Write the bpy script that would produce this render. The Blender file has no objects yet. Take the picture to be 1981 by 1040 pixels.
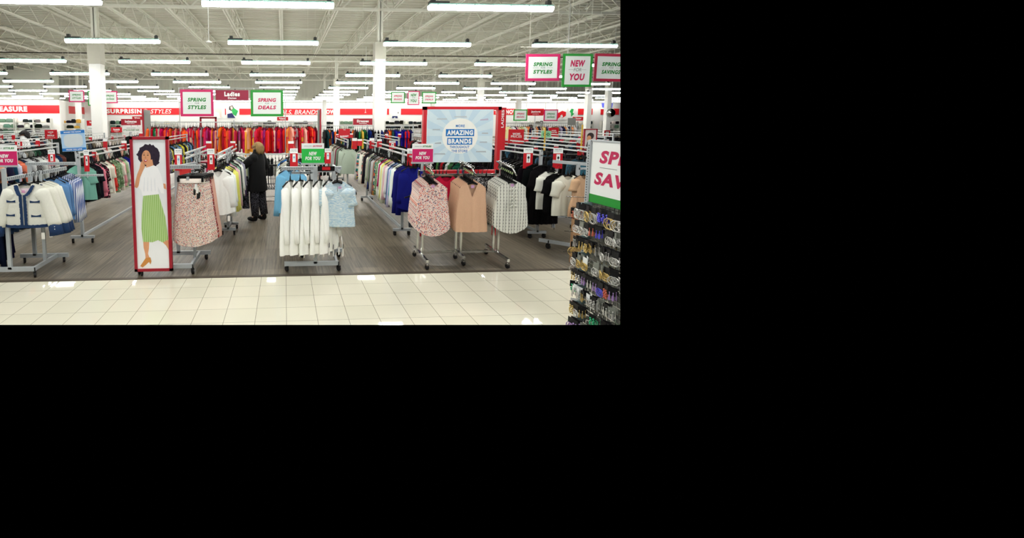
import bpy, bmesh, math, random
from mathutils import Vector, Matrix
random.seed(7)
R = math.radians
PI = math.pi
# ------------------------------------------------------------------ camera
# The photograph fills the upper 1200 x 628 of the 1981 x 1040 frame: a shifted lens keeps its principal point there.
FPX = 838.4; YAW = .05923; PIT = .09858; EYE = 1.9474
cyw, syw = math.cos(YAW), math.sin(YAW); cp, sp = math.cos(PIT), math.sin(PIT)
FW = Vector((syw*cp, cyw*cp, -sp)); RT = Vector((cyw, -syw, 0)); UP = Vector((syw*sp, cyw*sp, cp))
scene = bpy.context.scene
C = scene.collection
cam_d = bpy.data.cameras.new('camera'); cam = bpy.data.objects.new('camera', cam_d); C.objects.link(cam)
cam_d.sensor_fit = 'HORIZONTAL'; cam_d.sensor_width = 36.0
cam_d.lens = FPX/1981*36.0
cam_d.shift_x = (990.5-600)/1981; cam_d.shift_y = -(520-314)/1981
cam_d.clip_end = 200
mw = Matrix((RT, UP, -FW)).transposed().to_4x4(); mw.translation = Vector((0, 0, EYE))
cam.matrix_world = mw
scene.camera = cam
# ------------------------------------------------------------------ world, exposure
w = bpy.data.worlds.new('store_dark'); scene.world = w; w.use_nodes = True
w.node_tree.nodes['Background'].inputs[0].default_value = (0, 0, 0, 1)
w.node_tree.nodes['Background'].inputs[1].default_value = 0
scene.view_settings.view_transform = 'Standard'; scene.view_settings.look = 'None'
scene.view_settings.gamma = 1; scene.view_settings.use_curve_mapping = False
scene.view_settings.exposure = 1.08
scene.cycles.max_bounces = 8; scene.cycles.diffuse_bounces = 5; scene.cycles.glossy_bounces = 3
scene.cycles.caustics_reflective = False; scene.cycles.caustics_refractive = False
LAMP = 26.0     # emission of the strip lamps

def ray(u, v):
    return FW + RT*((u-600)/FPX) - UP*((v-314)/FPX)
def at(u, v, Y):
    d = ray(u, v); k = Y/d.y
    return Vector((d.x*k, Y, EYE+d.z*k))
def flo(u, v, z=0.0):
    d = ray(u, v); k = (z-EYE)/d.z
    return Vector((d.x*k, d.y*k, z))

# ------------------------------------------------------------------ materials
def lin(c):
    return tuple(((x/255)/12.92 if x/255 <= .04045 else ((x/255+.055)/1.055)**2.4) for x in c)
def nt_new(name):
    m = bpy.data.materials.new(name); m.use_nodes = True
    nt = m.node_tree; b = nt.nodes['Principled BSDF']
    return m, nt, b
_mc = {}
def mat(name, c, rough=.6, metal=0.0, spec=.4, noise=.06, nscale=8.0):
    if name in _mc: return _mc[name]
    m, nt, b = nt_new(name)
    b.inputs['Roughness'].default_value = rough; b.inputs['Metallic'].default_value = metal
    b.inputs['Specular IOR Level'].default_value = spec
    col = lin(c)
    if noise:
        t = nt.nodes.new('ShaderNodeTexCoord'); n = nt.nodes.new('ShaderNodeTexNoise'); n.inputs['Scale'].default_value = nscale
        mx = nt.nodes.new('ShaderNodeMix'); mx.data_type = 'RGBA'
        mx.inputs[6].default_value = (*[x*(1-noise) for x in col], 1); mx.inputs[7].default_value = (*[min(1, x*(1+noise)) for x in col], 1)
        nt.links.new(t.outputs['Object'], n.inputs['Vector']); nt.links.new(n.outputs[0], mx.inputs[0]); nt.links.new(mx.outputs[2], b.inputs['Base Color'])
    else:
        b.inputs['Base Color'].default_value = (*col, 1)
    _mc[name] = m
    return m
def cloth(c):
    c = tuple(int(x) for x in c)
    key = 'cloth_%d_%d_%d' % c
    if key in _mc: return _mc[key]
    m, nt, b = nt_new(key)
    b.inputs['Roughness'].default_value = .92; b.inputs['Specular IOR Level'].default_value = .12
    col = lin(c)
    t = nt.nodes.new('ShaderNodeTexCoord'); n = nt.nodes.new('ShaderNodeTexNoise'); n.inputs['Scale'].default_value = 90; n.inputs['Detail'].default_value = 3
    mx = nt.nodes.new('ShaderNodeMix'); mx.data_type = 'RGBA'
    mx.inputs[6].default_value = (*[x*.9 for x in col], 1); mx.inputs[7].default_value = (*[min(1, x*1.08) for x in col], 1)
    nt.links.new(t.outputs['Object'], n.inputs['Vector']); nt.links.new(n.outputs[0], mx.inputs[0]); nt.links.new(mx.outputs[2], b.inputs['Base Color'])
    _mc[key] = m
    return m
def floral(name, base, cols, scale=34, keep=.35, rad=.34):
    """cloth printed with small blots of several colours"""
    if name in _mc: return _mc[name]
    m, nt, b = nt_new(name); N = nt.nodes.new; L = nt.links.new
    b.inputs['Roughness'].default_value = .9; b.inputs['Specular IOR Level'].default_value = .12
    t = N('ShaderNodeTexCoord')
    last = None
    for k, sc in enumerate((scale, scale*1.9)):
        vo = N('ShaderNodeTexVoronoi'); vo.inputs['Scale'].default_value = sc
        L(t.outputs['Object'], vo.inputs['Vector'])
        se = N('ShaderNodeSeparateColor'); L(vo.outputs['Color'], se.inputs[0])
        rp = N('ShaderNodeValToRGB'); rp.color_ramp.interpolation = 'CONSTANT'
        cs = cols if k == 0 else cols[::-1]
        while len(rp.color_ramp.elements) < len(cs): rp.color_ramp.elements.new(.5)
        for i, cc in enumerate(cs):
            rp.color_ramp.elements[i].position = i/len(cs); rp.color_ramp.elements[i].color = (*lin(cc), 1)
        L(se.outputs[0], rp.inputs[0])
        lt = N('ShaderNodeMath'); lt.operation = 'LESS_THAN'; lt.inputs[1].default_value = rad; L(vo.outputs['Distance'], lt.inputs[0])
        gt = N('ShaderNodeMath'); gt.operation = 'GREATER_THAN'; gt.inputs[1].default_value = keep; L(se.outputs[1], gt.inputs[0])
        mu = N('ShaderNodeMath'); mu.operation = 'MULTIPLY'; L(lt.outputs[0], mu.inputs[0]); L(gt.outputs[0], mu.inputs[1])
        mx = N('ShaderNodeMix'); mx.data_type = 'RGBA'; L(mu.outputs[0], mx.inputs[0])
        if last is None: mx.inputs[6].default_value = (*lin(base), 1)
        else: L(last, mx.inputs[6])
        L(rp.outputs[0], mx.inputs[7]); last = mx.outputs[2]
    L(last, b.inputs['Base Color'])
    _mc[name] = m
    return m
def striped(name, c1, c2, freq=40, axis=0, duty=.5, wob=.0, dots=None):
    if name in _mc: return _mc[name]
    m, nt, b = nt_new(name); N = nt.nodes.new; L = nt.links.new
    b.inputs['Roughness'].default_value = .9; b.inputs['Specular IOR Level'].default_value = .12
    t = N('ShaderNodeTexCoord'); sx = N('ShaderNodeSeparateXYZ'); L(t.outputs['Object'], sx.inputs[0])
    src = sx.outputs[axis]
    if wob:
        n = N('ShaderNodeTexNoise'); n.inputs['Scale'].default_value = 22; mp = N('ShaderNodeMapping')
        mp.inputs['Scale'].default_value = (.16, .16, 3) if axis == 2 else (4, 4, 1)
        L(t.outputs['Object'], mp.inputs[0]); L(mp.outputs[0], n.inputs['Vector'])
        ma = N('ShaderNodeMath'); ma.operation = 'MULTIPLY_ADD'; L(n.outputs[0], ma.inputs[0]); ma.inputs[1].default_value = wob; L(src, ma.inputs[2]); src = ma.outputs[0]
    mu = N('ShaderNodeMath'); mu.operation = 'MULTIPLY'; mu.inputs[1].default_value = freq; L(src, mu.inputs[0])
    fr = N('ShaderNodeMath'); fr.operation = 'FRACT'; L(mu.outputs[0], fr.inputs[0])
    lt = N('ShaderNodeMath'); lt.operation = 'LESS_THAN'; lt.inputs[1].default_value = duty; L(fr.outputs[0], lt.inputs[0])
    mask = lt.outputs[0]
    if dots:
        # lozenges strung along each stripe
        a = N('ShaderNodeMath'); a.operation = 'SUBTRACT'; a.inputs[1].default_value = duty/2; L(fr.outputs[0], a.inputs[0])
        ab = N('ShaderNodeMath'); ab.operation = 'ABSOLUTE'; L(a.outputs[0], ab.inputs[0])
        mz = N('ShaderNodeMath'); mz.operation = 'MULTIPLY'; mz.inputs[1].default_value = dots; L(sx.outputs[2], mz.inputs[0])
        fz = N('ShaderNodeMath'); fz.operation = 'FRACT'; L(mz.outputs[0], fz.inputs[0])
        sz = N('ShaderNodeMath'); sz.operation = 'SUBTRACT'; sz.inputs[1].default_value = .5; L(fz.outputs[0], sz.inputs[0])
        az = N('ShaderNodeMath'); az.operation = 'ABSOLUTE'; L(sz.outputs[0], az.inputs[0])
        ad = N('ShaderNodeMath'); ad.operation = 'ADD'; L(ab.outputs[0], ad.inputs[0]); L(az.outputs[0], ad.inputs[1])
        l2 = N('ShaderNodeMath'); l2.operation = 'LESS_THAN'; l2.inputs[1].default_value = .25; L(ad.outputs[0], l2.inputs[0])
        mxm = N('ShaderNodeMath'); mxm.operation = 'MAXIMUM'; L(mask, mxm.inputs[0]); L(l2.outputs[0], mxm.inputs[1]); mask = mxm.outputs[0]
    mx = N('ShaderNodeMix'); mx.data_type = 'RGBA'; L(mask, mx.inputs[0])
    mx.inputs[6].default_value = (*lin(c1), 1); mx.inputs[7].default_value = (*lin(c2), 1)
    L(mx.outputs[2], b.inputs['Base Color'])
    _mc[name] = m
    return m
def emis(name, c, s):
    if name in _mc: return _mc[name]
    m, nt, b = nt_new(name)
    b.inputs['Base Color'].default_value = (*lin(c), 1); b.inputs['Emission Color'].default_value = (*lin(c), 1); b.inputs['Emission Strength'].default_value = s
    _mc[name] = m
    return m

GREY = mat('grey_powder_coat', (176, 182, 184), .45, .1)
CHROME = mat('chrome', (205, 205, 202), .18, 1.0, noise=.02)
RAIL = mat('pale_rail_metal', (192, 197, 195), .4, .35)
BLACKP = mat('black_plastic', (12, 12, 13), .5, spec=.2, noise=.1)
RUBBER = mat('black_rubber', (10, 10, 12), .6)
WHITE = mat('white_paint', (236, 237, 232), .6, noise=.02)
STEEL = mat('ceiling_white_steel', (220, 220, 207), .7, noise=.03)
RED = mat('sign_red', (196, 18, 32), .5, noise=.03)
DRED = mat('dark_red_frame', (158, 20, 40), .5, noise=.03)
PINK = mat('sign_magenta', (205, 28, 100), .5, noise=.02)
GREEN = mat('sign_green', (26, 148, 44), .5, noise=.02)
BGREEN = mat('sign_bright_green', (44, 186, 74), .5, noise=.02)
BLUE = mat('sign_blue', (30, 120, 200), .5, noise=.02)
CARD = mat('white_card', (240, 243, 240), .6, noise=.01)
PALECARD = mat('pale_card', (226, 232, 228), .6, noise=.01)
BLK = mat('black_ink', (20, 20, 20), .6, noise=0)
GREYINK = mat('grey_ink', (110, 120, 118), .6, noise=0)
PRICE = mat('price_tag_card', (238, 236, 228), .6, noise=.02)
GRAYGLASS = mat('grey_panel', (140, 142, 136), .3)

# ------------------------------------------------------------------ mesh helpers
class MB:
    def __init__(s): s.v = []; s.f = []; s.sm = []
    def add(s, vs, fs, smooth=False):
        o = len(s.v); s.v += [tuple(p) for p in vs]; s.f += [tuple(i+o for i in f) for f in fs]; s.sm += [smooth]*len(fs); return s
    def box(s, cx, cy, cz, sx, sy, sz, rz=0):
        x, y, z = sx/2, sy/2, sz/2
        P = [(-x, -y, -z), (x, -y, -z), (x, y, -z), (-x, y, -z), (-x, -y, z), (x, -y, z), (x, y, z), (-x, y, z)]
        c_, s_ = math.cos(rz), math.sin(rz)
        P = [(cx+p[0]*c_-p[1]*s_, cy+p[0]*s_+p[1]*c_, cz+p[2]) for p in P]
        return s.add(P, [(0, 3, 2, 1), (4, 5, 6, 7), (0, 1, 5, 4), (1, 2, 6, 5), (2, 3, 7, 6), (3, 0, 4, 7)])
    def bb(s, x0, x1, y0, y1, z0, z1): return s.box((x0+x1)/2, (y0+y1)/2, (z0+z1)/2, abs(x1-x0), abs(y1-y0), abs(z1-z0))
    def bar(s, a, b, w, h):
        a, b = Vector(a), Vector(b); d = (b-a).normalized(); up_ = Vector((0, 0, 1)) if abs(d.z) < .95 else Vector((0, 1, 0))
        r = d.cross(up_).normalized()*(w/2); u = r.cross(d).normalized()*(h/2)
        P = [a-r-u, a+r-u, a+r+u, a-r+u, b-r-u, b+r-u, b+r+u, b-r+u]
        return s.add(P, [(0, 1, 2, 3), (7, 6, 5, 4), (0, 4, 5, 1), (1, 5, 6, 2), (2, 6, 7, 3), (3, 7, 4, 0)])
    def tube(s, pts, r, n=8, ry=None, closed=False, cap=True):
        pts = [Vector(p) for p in pts]; m = len(pts); rs = r if isinstance(r, (list, tuple)) else [r]*m
        P = []; prev = None
        for i, p in enumerate(pts):
            if closed: d = pts[(i+1) % m]-pts[i-1]
            else: d = pts[min(i+1, m-1)]-pts[max(i-1, 0)]
            d = d.normalized() if d.length > 1e-9 else Vector((0, 0, 1))
            if prev is None:
                a = Vector((0, 1, 0)) if abs(d.y) < .9 else Vector((1, 0, 0))
            else: a = prev
            a = (a-d*a.dot(d)).normalized(); prev = a; b = d.cross(a)
            fy = 1 if ry is None else ry
            for k in range(n):
                t = 2*PI*k/n; P.append(p+a*math.cos(t)*rs[i]*fy+b*math.sin(t)*rs[i])
        F = []
        for i in range(m if closed else m-1):
            j = (i+1) % m
            for k in range(n):
                F.append((i*n+k, i*n+(k+1) % n, j*n+(k+1) % n, j*n+k))
        if cap and not closed: F.append(tuple(range(n))[::-1]); F.append(tuple((m-1)*n+k for k in range(n)))
        return s.add(P, F, True)
    def ring(s, c, R_, r, axis='y', n=20, m=5, sx=1.0):
        c = Vector(c); pts = []
        for k in range(n):
            t = 2*PI*k/n; a, b = R_*math.cos(t)*sx, R_*math.sin(t)
            pts.append(c+(Vector((a, 0, b)) if axis == 'y' else Vector((0, a, b)) if axis == 'x' else Vector((a, b, 0))))
        return s.tube(pts, r, m, closed=True)
    def wheel(s, c, R_, wd, n=14, ang=0):
        c = Vector(c); ax = Vector((math.cos(ang), math.sin(ang), 0)); ay = Vector((-math.sin(ang), math.cos(ang), 0)); P = []
        prof = [(-wd/2, R_*.8), (-wd*.35, R_), (wd*.35, R_), (wd/2, R_*.8)]
        for x, r in prof:
            for k in range(n):
                t = 2*PI*k/n; P.append(c+ax*x+ay*(r*math.cos(t))+Vector((0, 0, r*math.sin(t))))
        F = [(i*n+k, i*n+(k+1) % n, (i+1)*n+(k+1) % n, (i+1)*n+k) for i in range(3) for k in range(n)]
        F += [tuple(range(n))[::-1], tuple(3*n+k for k in range(n))]
        return s.add(P, F, False)
    def lathe(s, prof, c=(0, 0, 0), n=16, sx=1, sy=1):
        P = []
        for r, z in prof:
            for k in range(n):
                t = 2*PI*k/n; P.append((c[0]+r*sx*math.cos(t), c[1]+r*sy*math.sin(t), c[2]+z))
        F = [(i*n+k, i*n+(k+1) % n, (i+1)*n+(k+1) % n, (i+1)*n+k) for i in range(len(prof)-1) for k in range(n)]
        F += [tuple(range(n))[::-1], tuple((len(prof)-1)*n+k for k in range(n))]
        return s.add(P, F, True)
    def ball(s, c, rx, ry=None, rz=None, n=12, m=8):
        ry = ry or rx; rz = rz or rx; P = [(c[0], c[1], c[2]-rz)]
        for i in range(1, m):
            a = -PI/2+PI*i/m
            for k in range(n):
                t = 2*PI*k/n; P.append((c[0]+rx*math.cos(a)*math.cos(t), c[1]+ry*math.cos(a)*math.sin(t), c[2]+rz*math.sin(a)))
        P.append((c[0], c[1], c[2]+rz)); F = []
        for k in range(n): F.append((0, 1+(k+1) % n, 1+k)); F.append((len(P)-1, 1+(m-2)*n+k, 1+(m-2)*n+(k+1) % n))
        for i in range(m-2):
            for k in range(n): F.append((1+i*n+k, 1+i*n+(k+1) % n, 1+(i+1)*n+(k+1) % n, 1+(i+1)*n+k))
        return s.add(P, F, True)
    def poly(s, pts, y0, y1):
        """closed outline in x,z extruded along y"""
        n = len(pts); P = [(x, y0, z) for x, z in pts]+[(x, y1, z) for x, z in pts]
        F = [tuple(range(n)), tuple(range(n, 2*n))[::-1]]+[(i, i+n, (i+1) % n+n, (i+1) % n) for i in range(n)]
        return s.add(P, F)
    def mesh(s, name):
        me = bpy.data.meshes.new(name); me.from_pydata(s.v, [], s.f)
        me.polygons.foreach_set('use_smooth', s.sm); me.validate(); me.update()
        return me
def link(name, me, m, parent=None):
    o = bpy.data.objects.new(name, me)
    C.objects.link(o)
    if m is not None:
        if len(me.materials) == 0: me.materials.append(m)
        elif me.materials[0] != m:
            o.material_slots[0].link = 'OBJECT'; o.material_slots[0].material = m
    if parent is not None: o.parent = parent
    return o
def obj(name, mb, m, parent=None): return link(name, mb.mesh(name), m, parent)
def tag(o, label, cat, group=None, kind=None):
    o['label'] = label; o['category'] = cat
    if group: o['group'] = group
    if kind: o['kind'] = kind
    return o
def thing(name, label, cat, loc=(0, 0, 0), rz=0, group=None):
    o = bpy.data.objects.new(name, None); C.objects.link(o); o.location = loc; o.rotation_euler = (0, 0, rz)
    o.empty_display_size = .1
    return tag(o, label, cat, group)
def struct(name, mb, m):
    o = obj(name, mb, m); o['kind'] = 'structure'; return o

# lettering: built-in font turned into a mesh, fitted to a width and height
_tc = {}
def text_mesh(s, bold=.02, shear=0.0):
    bold = bold*.85+.005
    k = (s, bold, shear)
    if k in _tc: return _tc[k]
    cu = bpy.data.curves.new('lettering', 'FONT'); cu.body = s; cu.offset = bold; cu.shear = shear; cu.extrude = .0; cu.resolution_u = 3
    cu.space_character = 1.0+bold*3
    o = bpy.data.objects.new('lettering', cu); C.objects.link(o)
    me = bpy.data.meshes.new_from_object(o.evaluated_get(bpy.context.evaluated_depsgraph_get()))
    V = [tuple(v.co) for v in me.vertices]; Fc = [tuple(p.vertices) for p in me.polygons]
    bpy.data.objects.remove(o); bpy.data.curves.remove(cu); bpy.data.meshes.remove(me)
    _tc[k] = (V, Fc); return _tc[k]
def letters(s, cx, cz, wd, ht, y, m, parent, bold=.02, shear=.0, name='lettering', slope=0.0, flip=False):
    """lettering in the x,z plane facing -y, centred at cx,cz"""
    V, Fc = text_mesh(s, bold, shear)
    if not V: return
    x0 = min(v[0] for v in V); x1 = max(v[0] for v in V); y0 = min(v[1] for v in V); y1 = max(v[1] for v in V)
    mb = MB()
    P = []
    for v in V:
        a = ((v[0]-x0)/(x1-x0)-.5)*wd; b = ((v[1]-y0)/(y1-y0)-.5)*ht
        P.append((cx+a, y, cz+b+slope*a))
    mb.add(P, Fc)
    return obj(name, mb, m, parent)

def caster(x, y, parent, r=.034, z0=0, ang=.3, hood=BLACKP, stem=.05):
    c = obj('caster', MB().wheel((x, y, z0+r), r, .03, 12, ang), RUBBER, parent)
    mb = MB(); mb.box(x, y, z0+r*1.75, .03, .05, .022, ang); mb.tube([(x, y, z0+r*1.9), (x, y, z0+r*2+stem)], .007, 6)
    obj('caster_fork', mb, hood, c)
    return c

# ------------------------------------------------------------------ the setting
BY = 5.252   # where the tile ends and the plank floor begins
def floor_mats():
    m, nt, b = nt_new('cream_floor_tile'); N = nt.nodes.new; L = nt.links.new
    t = N('ShaderNodeTexCoord'); s = N('ShaderNodeSeparateXYZ'); L(t.outputs['Object'], s.inputs[0])
    T = .3048; outs = []; cells = []
    for ax, off in ((0, .0316*T), (1, 17.2748*T)):
        a = N('ShaderNodeMath'); a.operation = 'SUBTRACT'; a.inputs[1].default_value = off; L(s.outputs[ax], a.inputs[0])
        d = N('ShaderNodeMath'); d.operation = 'DIVIDE'; d.inputs[1].default_value = T; L(a.outputs[0], d.inputs[0])
        fl_ = N('ShaderNodeMath'); fl_.operation = 'FLOOR'; L(d.outputs[0], fl_.inputs[0]); cells.append(fl_.outputs[0])
        f = N('ShaderNodeMath'); f.operation = 'PINGPONG'; f.inputs[1].default_value = .5; L(d.outputs[0], f.inputs[0])
        lt = N('ShaderNodeMath'); lt.operation = 'LESS_THAN'; lt.inputs[1].default_value = .0075 if ax == 0 else .006; L(f.outputs[0], lt.inputs[0]); outs.append(lt.outputs[0])
    mx = N('ShaderNodeMath'); mx.operation = 'MAXIMUM'; L(outs[0], mx.inputs[0]); L(outs[1], mx.inputs[1])
    cb = N('ShaderNodeCombineXYZ'); L(cells[0], cb.inputs[0]); L(cells[1], cb.inputs[1])
    wn = N('ShaderNodeTexWhiteNoise'); L(cb.outputs[0], wn.inputs['Vector'])
    no = N('ShaderNodeTexNoise'); no.inputs['Scale'].default_value = 2.5; L(t.outputs['Object'], no.inputs['Vector'])
    ad = N('ShaderNodeMath'); ad.operation = 'ADD'; L(wn.outputs['Value'], ad.inputs[0]); L(no.outputs[0], ad.inputs[1])
    hv = N('ShaderNodeMath'); hv.operation = 'MULTIPLY'; hv.inputs[1].default_value = .5; L(ad.outputs[0], hv.inputs[0])
    m1 = N('ShaderNodeMix'); m1.data_type = 'RGBA'; L(hv.outputs[0], m1.inputs[0])
    m1.inputs[6].default_value = (*lin((216, 213, 192)), 1); m1.inputs[7].default_value = (*lin((227, 222, 203)), 1)
    m2 = N('ShaderNodeMix'); m2.data_type = 'RGBA'; L(mx.outputs[0], m2.inputs[0]); L(m1.outputs[2], m2.inputs[6]); m2.inputs[7].default_value = (*lin((128, 124, 104)), 1)
    L(m2.outputs[2], b.inputs['Base Color']); b.inputs['Roughness'].default_value = .03; b.inputs['Specular IOR Level'].default_value = .35
    m_, nt, b = nt_new('grey_brown_plank_floor'); N = nt.nodes.new; L = nt.links.new
    t = N('ShaderNodeTexCoord')
    mp = N('ShaderNodeMapping'); mp.inputs['Scale'].default_value = (42, 1.4, 1); L(t.outputs['Object'], mp.inputs[0])
    n1 = N('ShaderNodeTexNoise'); n1.inputs['Scale'].default_value = 1; n1.inputs['Detail'].default_value = 6; n1.inputs['Roughness'].default_value = .65; L(mp.outputs[0], n1.inputs['Vector'])
    br = N('ShaderNodeTexBrick'); br.inputs['Scale'].default_value = 1; br.inputs['Mortar Size'].default_value = .0; br.inputs['Brick Width'].default_value = .92; br.inputs['Row Height'].default_value = .31
    br.inputs['Color1'].default_value = (0, 0, 0, 1); br.inputs['Color2'].default_value = (1, 1, 1, 1); br.inputs['Bias'].default_value = 0
    r9 = N('ShaderNodeMapping'); r9.inputs['Rotation'].default_value = (0, 0, PI/2); L(t.outputs['Object'], r9.inputs[0]); L(r9.outputs[0], br.inputs['Vector'])
    ma = N('ShaderNodeMath'); ma.operation = 'MULTIPLY_ADD'; L(br.outputs['Color'], ma.inputs[0]); ma.inputs[1].default_value = .16; L(n1.outputs[0], ma.inputs[2])
    rp = N('ShaderNodeValToRGB'); rp.color_ramp.elements[0].position = .34; rp.color_ramp.elements[0].color = (*lin((58, 51, 42)), 1)
    rp.color_ramp.elements[1].position = .76; rp.color_ramp.elements[1].color = (*lin((128, 118, 100)), 1); L(ma.outputs[0], rp.inputs[0])
    L(rp.outputs[0], b.inputs['Base Color']); b.inputs['Roughness'].default_value = .42; b.inputs['Specular IOR Level'].default_value = .35
    return m, m_
TILE, PLANK = floor_mats()
mb = MB(); mb.add([(-60, -.2, 0), (60, -.2, 0), (60, BY, 0), (-60, BY, 0)], [(0, 1, 2, 3)]); struct('floor', mb, TILE)
mb = MB(); mb.add([(-36, BY+.05, 0), (60, BY+.05, 0), (60, 51, 0), (-36, 51, 0)], [(0, 1, 2, 3)]); struct('floor', mb, PLANK)
mb = MB(); mb.bb(-12, 12, BY, BY+.06, -.01, .008); struct('trim_1', mb, mat('dark_brown_floor_strip', (72, 62, 50), .5))

# roof: the deck falls gently towards the back of the store
def cz(y, h): return EYE+h
def deck_mat():
    m, nt, b = nt_new('ribbed_roof_deck'); N = nt.nodes.new; L = nt.links.new
    t = N('ShaderNodeTexCoord'); s = N('ShaderNodeSeparateXYZ'); L(t.outputs['Object'], s.inputs[0])
    b.inputs['Base Color'].default_value = (*lin((206, 206, 191)), 1); b.inputs['Roughness'].default_value = .8
    return m
DECK = deck_mat()
mb = MB()
prof = []; y = -3.0
while y < 51:
    prof += [(y, 0), (y+.03, .09), (y+.27, .09), (y+.30, 0)]; y += .45
P = []; 
for (yy, dz) in prof: P += [(-40, yy, cz(yy, 5.2)+dz), (60, yy, cz(yy, 5.2)+dz)]
mb.add(P, [(2*i, 2*i+2, 2*i+3, 2*i+1) for i in range(len(prof)-1)])
struct('ceiling', mb, DECK)
# bar joists running into the depth, each with chords and a zigzag web
HB, HT = 4.3, 5.12
def joist(x, y0, y1):
    mb = MB()
    for dx in (-.055, .055):
        mb.bar((x+dx, y0, cz(y0, HB)), (x+dx, y1, cz(y1, HB)), .055, .06)
        mb.bar((x+dx, y0, cz(y0, HT)), (x+dx, y1, cz(y1, HT)), .05, .05)
    yy = y0; k = 0; step = .75 if y1 < 30 else 1.0
    while yy+step <= y1:
        a, b = (HB, HT) if k % 2 == 0 else (HT, HB)
        mb.bar((x, yy, cz(yy, a)), (x, yy+step, cz(yy+step, b)), .045, .03); yy += step; k += 1
    struct('ceiling_joist', mb, STEEL)
GIRD = (3.0, 17.0, 32.0, 47.0)
for gi in range(3):
    for k in range(-16, 20):
        x = -.12+2.2*k
        y0, y1 = GIRD[gi], GIRD[gi+1]
        if x < -.67*y1-2 or x > .85*y1+2: continue
        joist(x, y0, y1)
def girder(y, x0, x1):
    mb = MB(); a, b = 4.2, 5.08
    for dy in (-.05, .05):
        mb.bar((x0, y+dy, cz(y, a)), (x1, y+dy, cz(y, a)), .05, .09); mb.bar((x0, y+dy, cz(y, b)), (x1, y+dy, cz(y, b)), .05, .08)
    x = x0; k = 0
    while x+.95 < x1:
        p, q = (a, b) if k % 2 == 0 else (b, a)
        mb.bar((x, y, cz(y, p)), (x+.95, y, cz(y, q)), .04, .05); x += .95; k += 1
    struct('ceiling_girder', mb, STEEL)
girder(17.0, -13, 16); girder(32.0, -23, 29); girder(47, -34, 42)
for y, h, r, m_ in ((15.4, 4.32, .02, STEEL), (21.2, 4.28, .022, STEEL), (24.6, 4.28, .03, STEEL), (29.2, 4.25, .038, mat('dark_pipe', (70, 66, 58), .6)), (30.2, 4.25, .03, STEEL), (36, 4.25, .04, STEEL), (41, 4.25, .04, STEEL)):
    mb = MB(); mb.tube([(-.7*y-1, y, cz(y, h)), (.86*y+1, y, cz(y, h))], r, 8); struct('ceiling_pipe', mb, m_)

# columns
def column(x, y, wd, z1=2.33, z2=2.98):
    mb = MB(); mb.bb(x-wd/2, x+wd/2, y-wd/2, y+wd/2, 0, EYE+z1); struct('wall_column', mb, WHITE)
    mb = MB(); w_ = wd*.54; mb.bb(x-w_, x+w_, y-w_, y+w_, EYE+z1, EYE+z2); struct('wall_column_sleeve', mb, mat('column_sleeve_grey', (176, 174, 160), .7))
    mb = MB(); hw = wd*.26; za, zb = EYE+z2, EYE+5.1
    mb.bb(x-hw, x+hw, y-hw, y-hw+.03, za, zb); mb.bb(x-hw, x+hw, y+hw-.03, y+hw, za, zb); mb.bb(x-.015, x+.015, y-hw, y+hw, za, zb)
    struct('wall_column_steel', mb, STEEL)
column(3.73, 17.1, .40); column(-7.1, 17.2, .42, 2.08, 3.05)
column(3.83, 32.1, .40); column(-19.2, 42, .4); column(14.7, 32, .36); column(23.2, 32.1, .36); column(24.7, 32.0, .34)
column(4.25, 46, .40); column(15.9, 46, .40); column(25.4, 46, .42)

# back wall: ribbed grey above, bright fascia, red band, white below
WB = 50.0
RIB = mat('ribbed_grey_wall', (184, 185, 172), .8)
zt = at(600, 198, WB).z
mb = MB(); x = -38.0
P = []; k = 0
while x < 50:
    P += [(x, WB+.4+(.04 if k % 2 else 0), zt-.3), (x, WB+.4+(.04 if k % 2 else 0), 7.3)]; x += .22; k += 1
mb.add(P, [(2*i, 2*i+2, 2*i+3, 2*i+1) for i in range(k-1)]); struct('wall_back_upper', mb, RIB)
mb = MB(); mb.bb(-38, 50, WB, WB+.3, 0, zt); struct('wall_back', mb, mat('bright_white_wall', (250, 250, 247), .6, noise=.01))
# nearer stretch of wall at the far end of the cosmetics side
WL = 40.0
zl = at(50, 193, WL).z
xc = at(115, 210, WL).x
xe = at(163, 210, WB).x
mb = MB(); mb.bb(-36, xc, WL, WL+.2, 0, zl)
mb.add([(xc, WL, 0), (xe, WB, 0), (xe, WB, zl), (xc, WL, zl)], [(0, 1, 2, 3)]); struct('wall_side', mb, _mc['bright_white_wall'])
mb = MB(); mb.bb(-37, xc-.1, WL+.25, WL+.4, zl-.4, 7.3); struct('wall_side_upper', mb, RIB)
BAND = mat('band_red', (226, 26, 36), .5, noise=.02)
def band(u0, u1, v0=210, v1=222.4):
    a = at(u0, v0, WB-.05); b = at(u1, v1, WB-.05)
    mb = MB(); mb.bb(a.x, b.x, WB-.06, WB-.005, b.z, a.z); struct('wall_band', mb, BAND)
for a, b in ((205, 349), (435, 438.5), (463, 486), (540, 621.5), (631, 646), (658, 722), (749, 752.5), (776, 830), (836, 930), (935, 975), (974, 1000), (1020, 1052), (1080, 1096.5), (1119, 1146), (1163, 1197)): band(a, b, 208.5 if b < 350 else 210, 221.8)
mb = MB(); a = at(-40, 203, WL-.04); b = at(115, 219, WL-.04); a2 = at(161.5, 207.5, WB-.04); b2 = at(161.5, 220.8, WB-.04)
mb.bb(a.x, b.x, WL-.05, WL-.005, b.z, a.z)
mb.add([(b.x, WL-.05, b.z), (a2.x+.1, WB-.05, b2.z), (a2.x+.1, WB-.05, a2.z), (b.x, WL-.05, a.z)], [(0, 1, 2, 3)])
struct('wall_band', mb, BAND)
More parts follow.
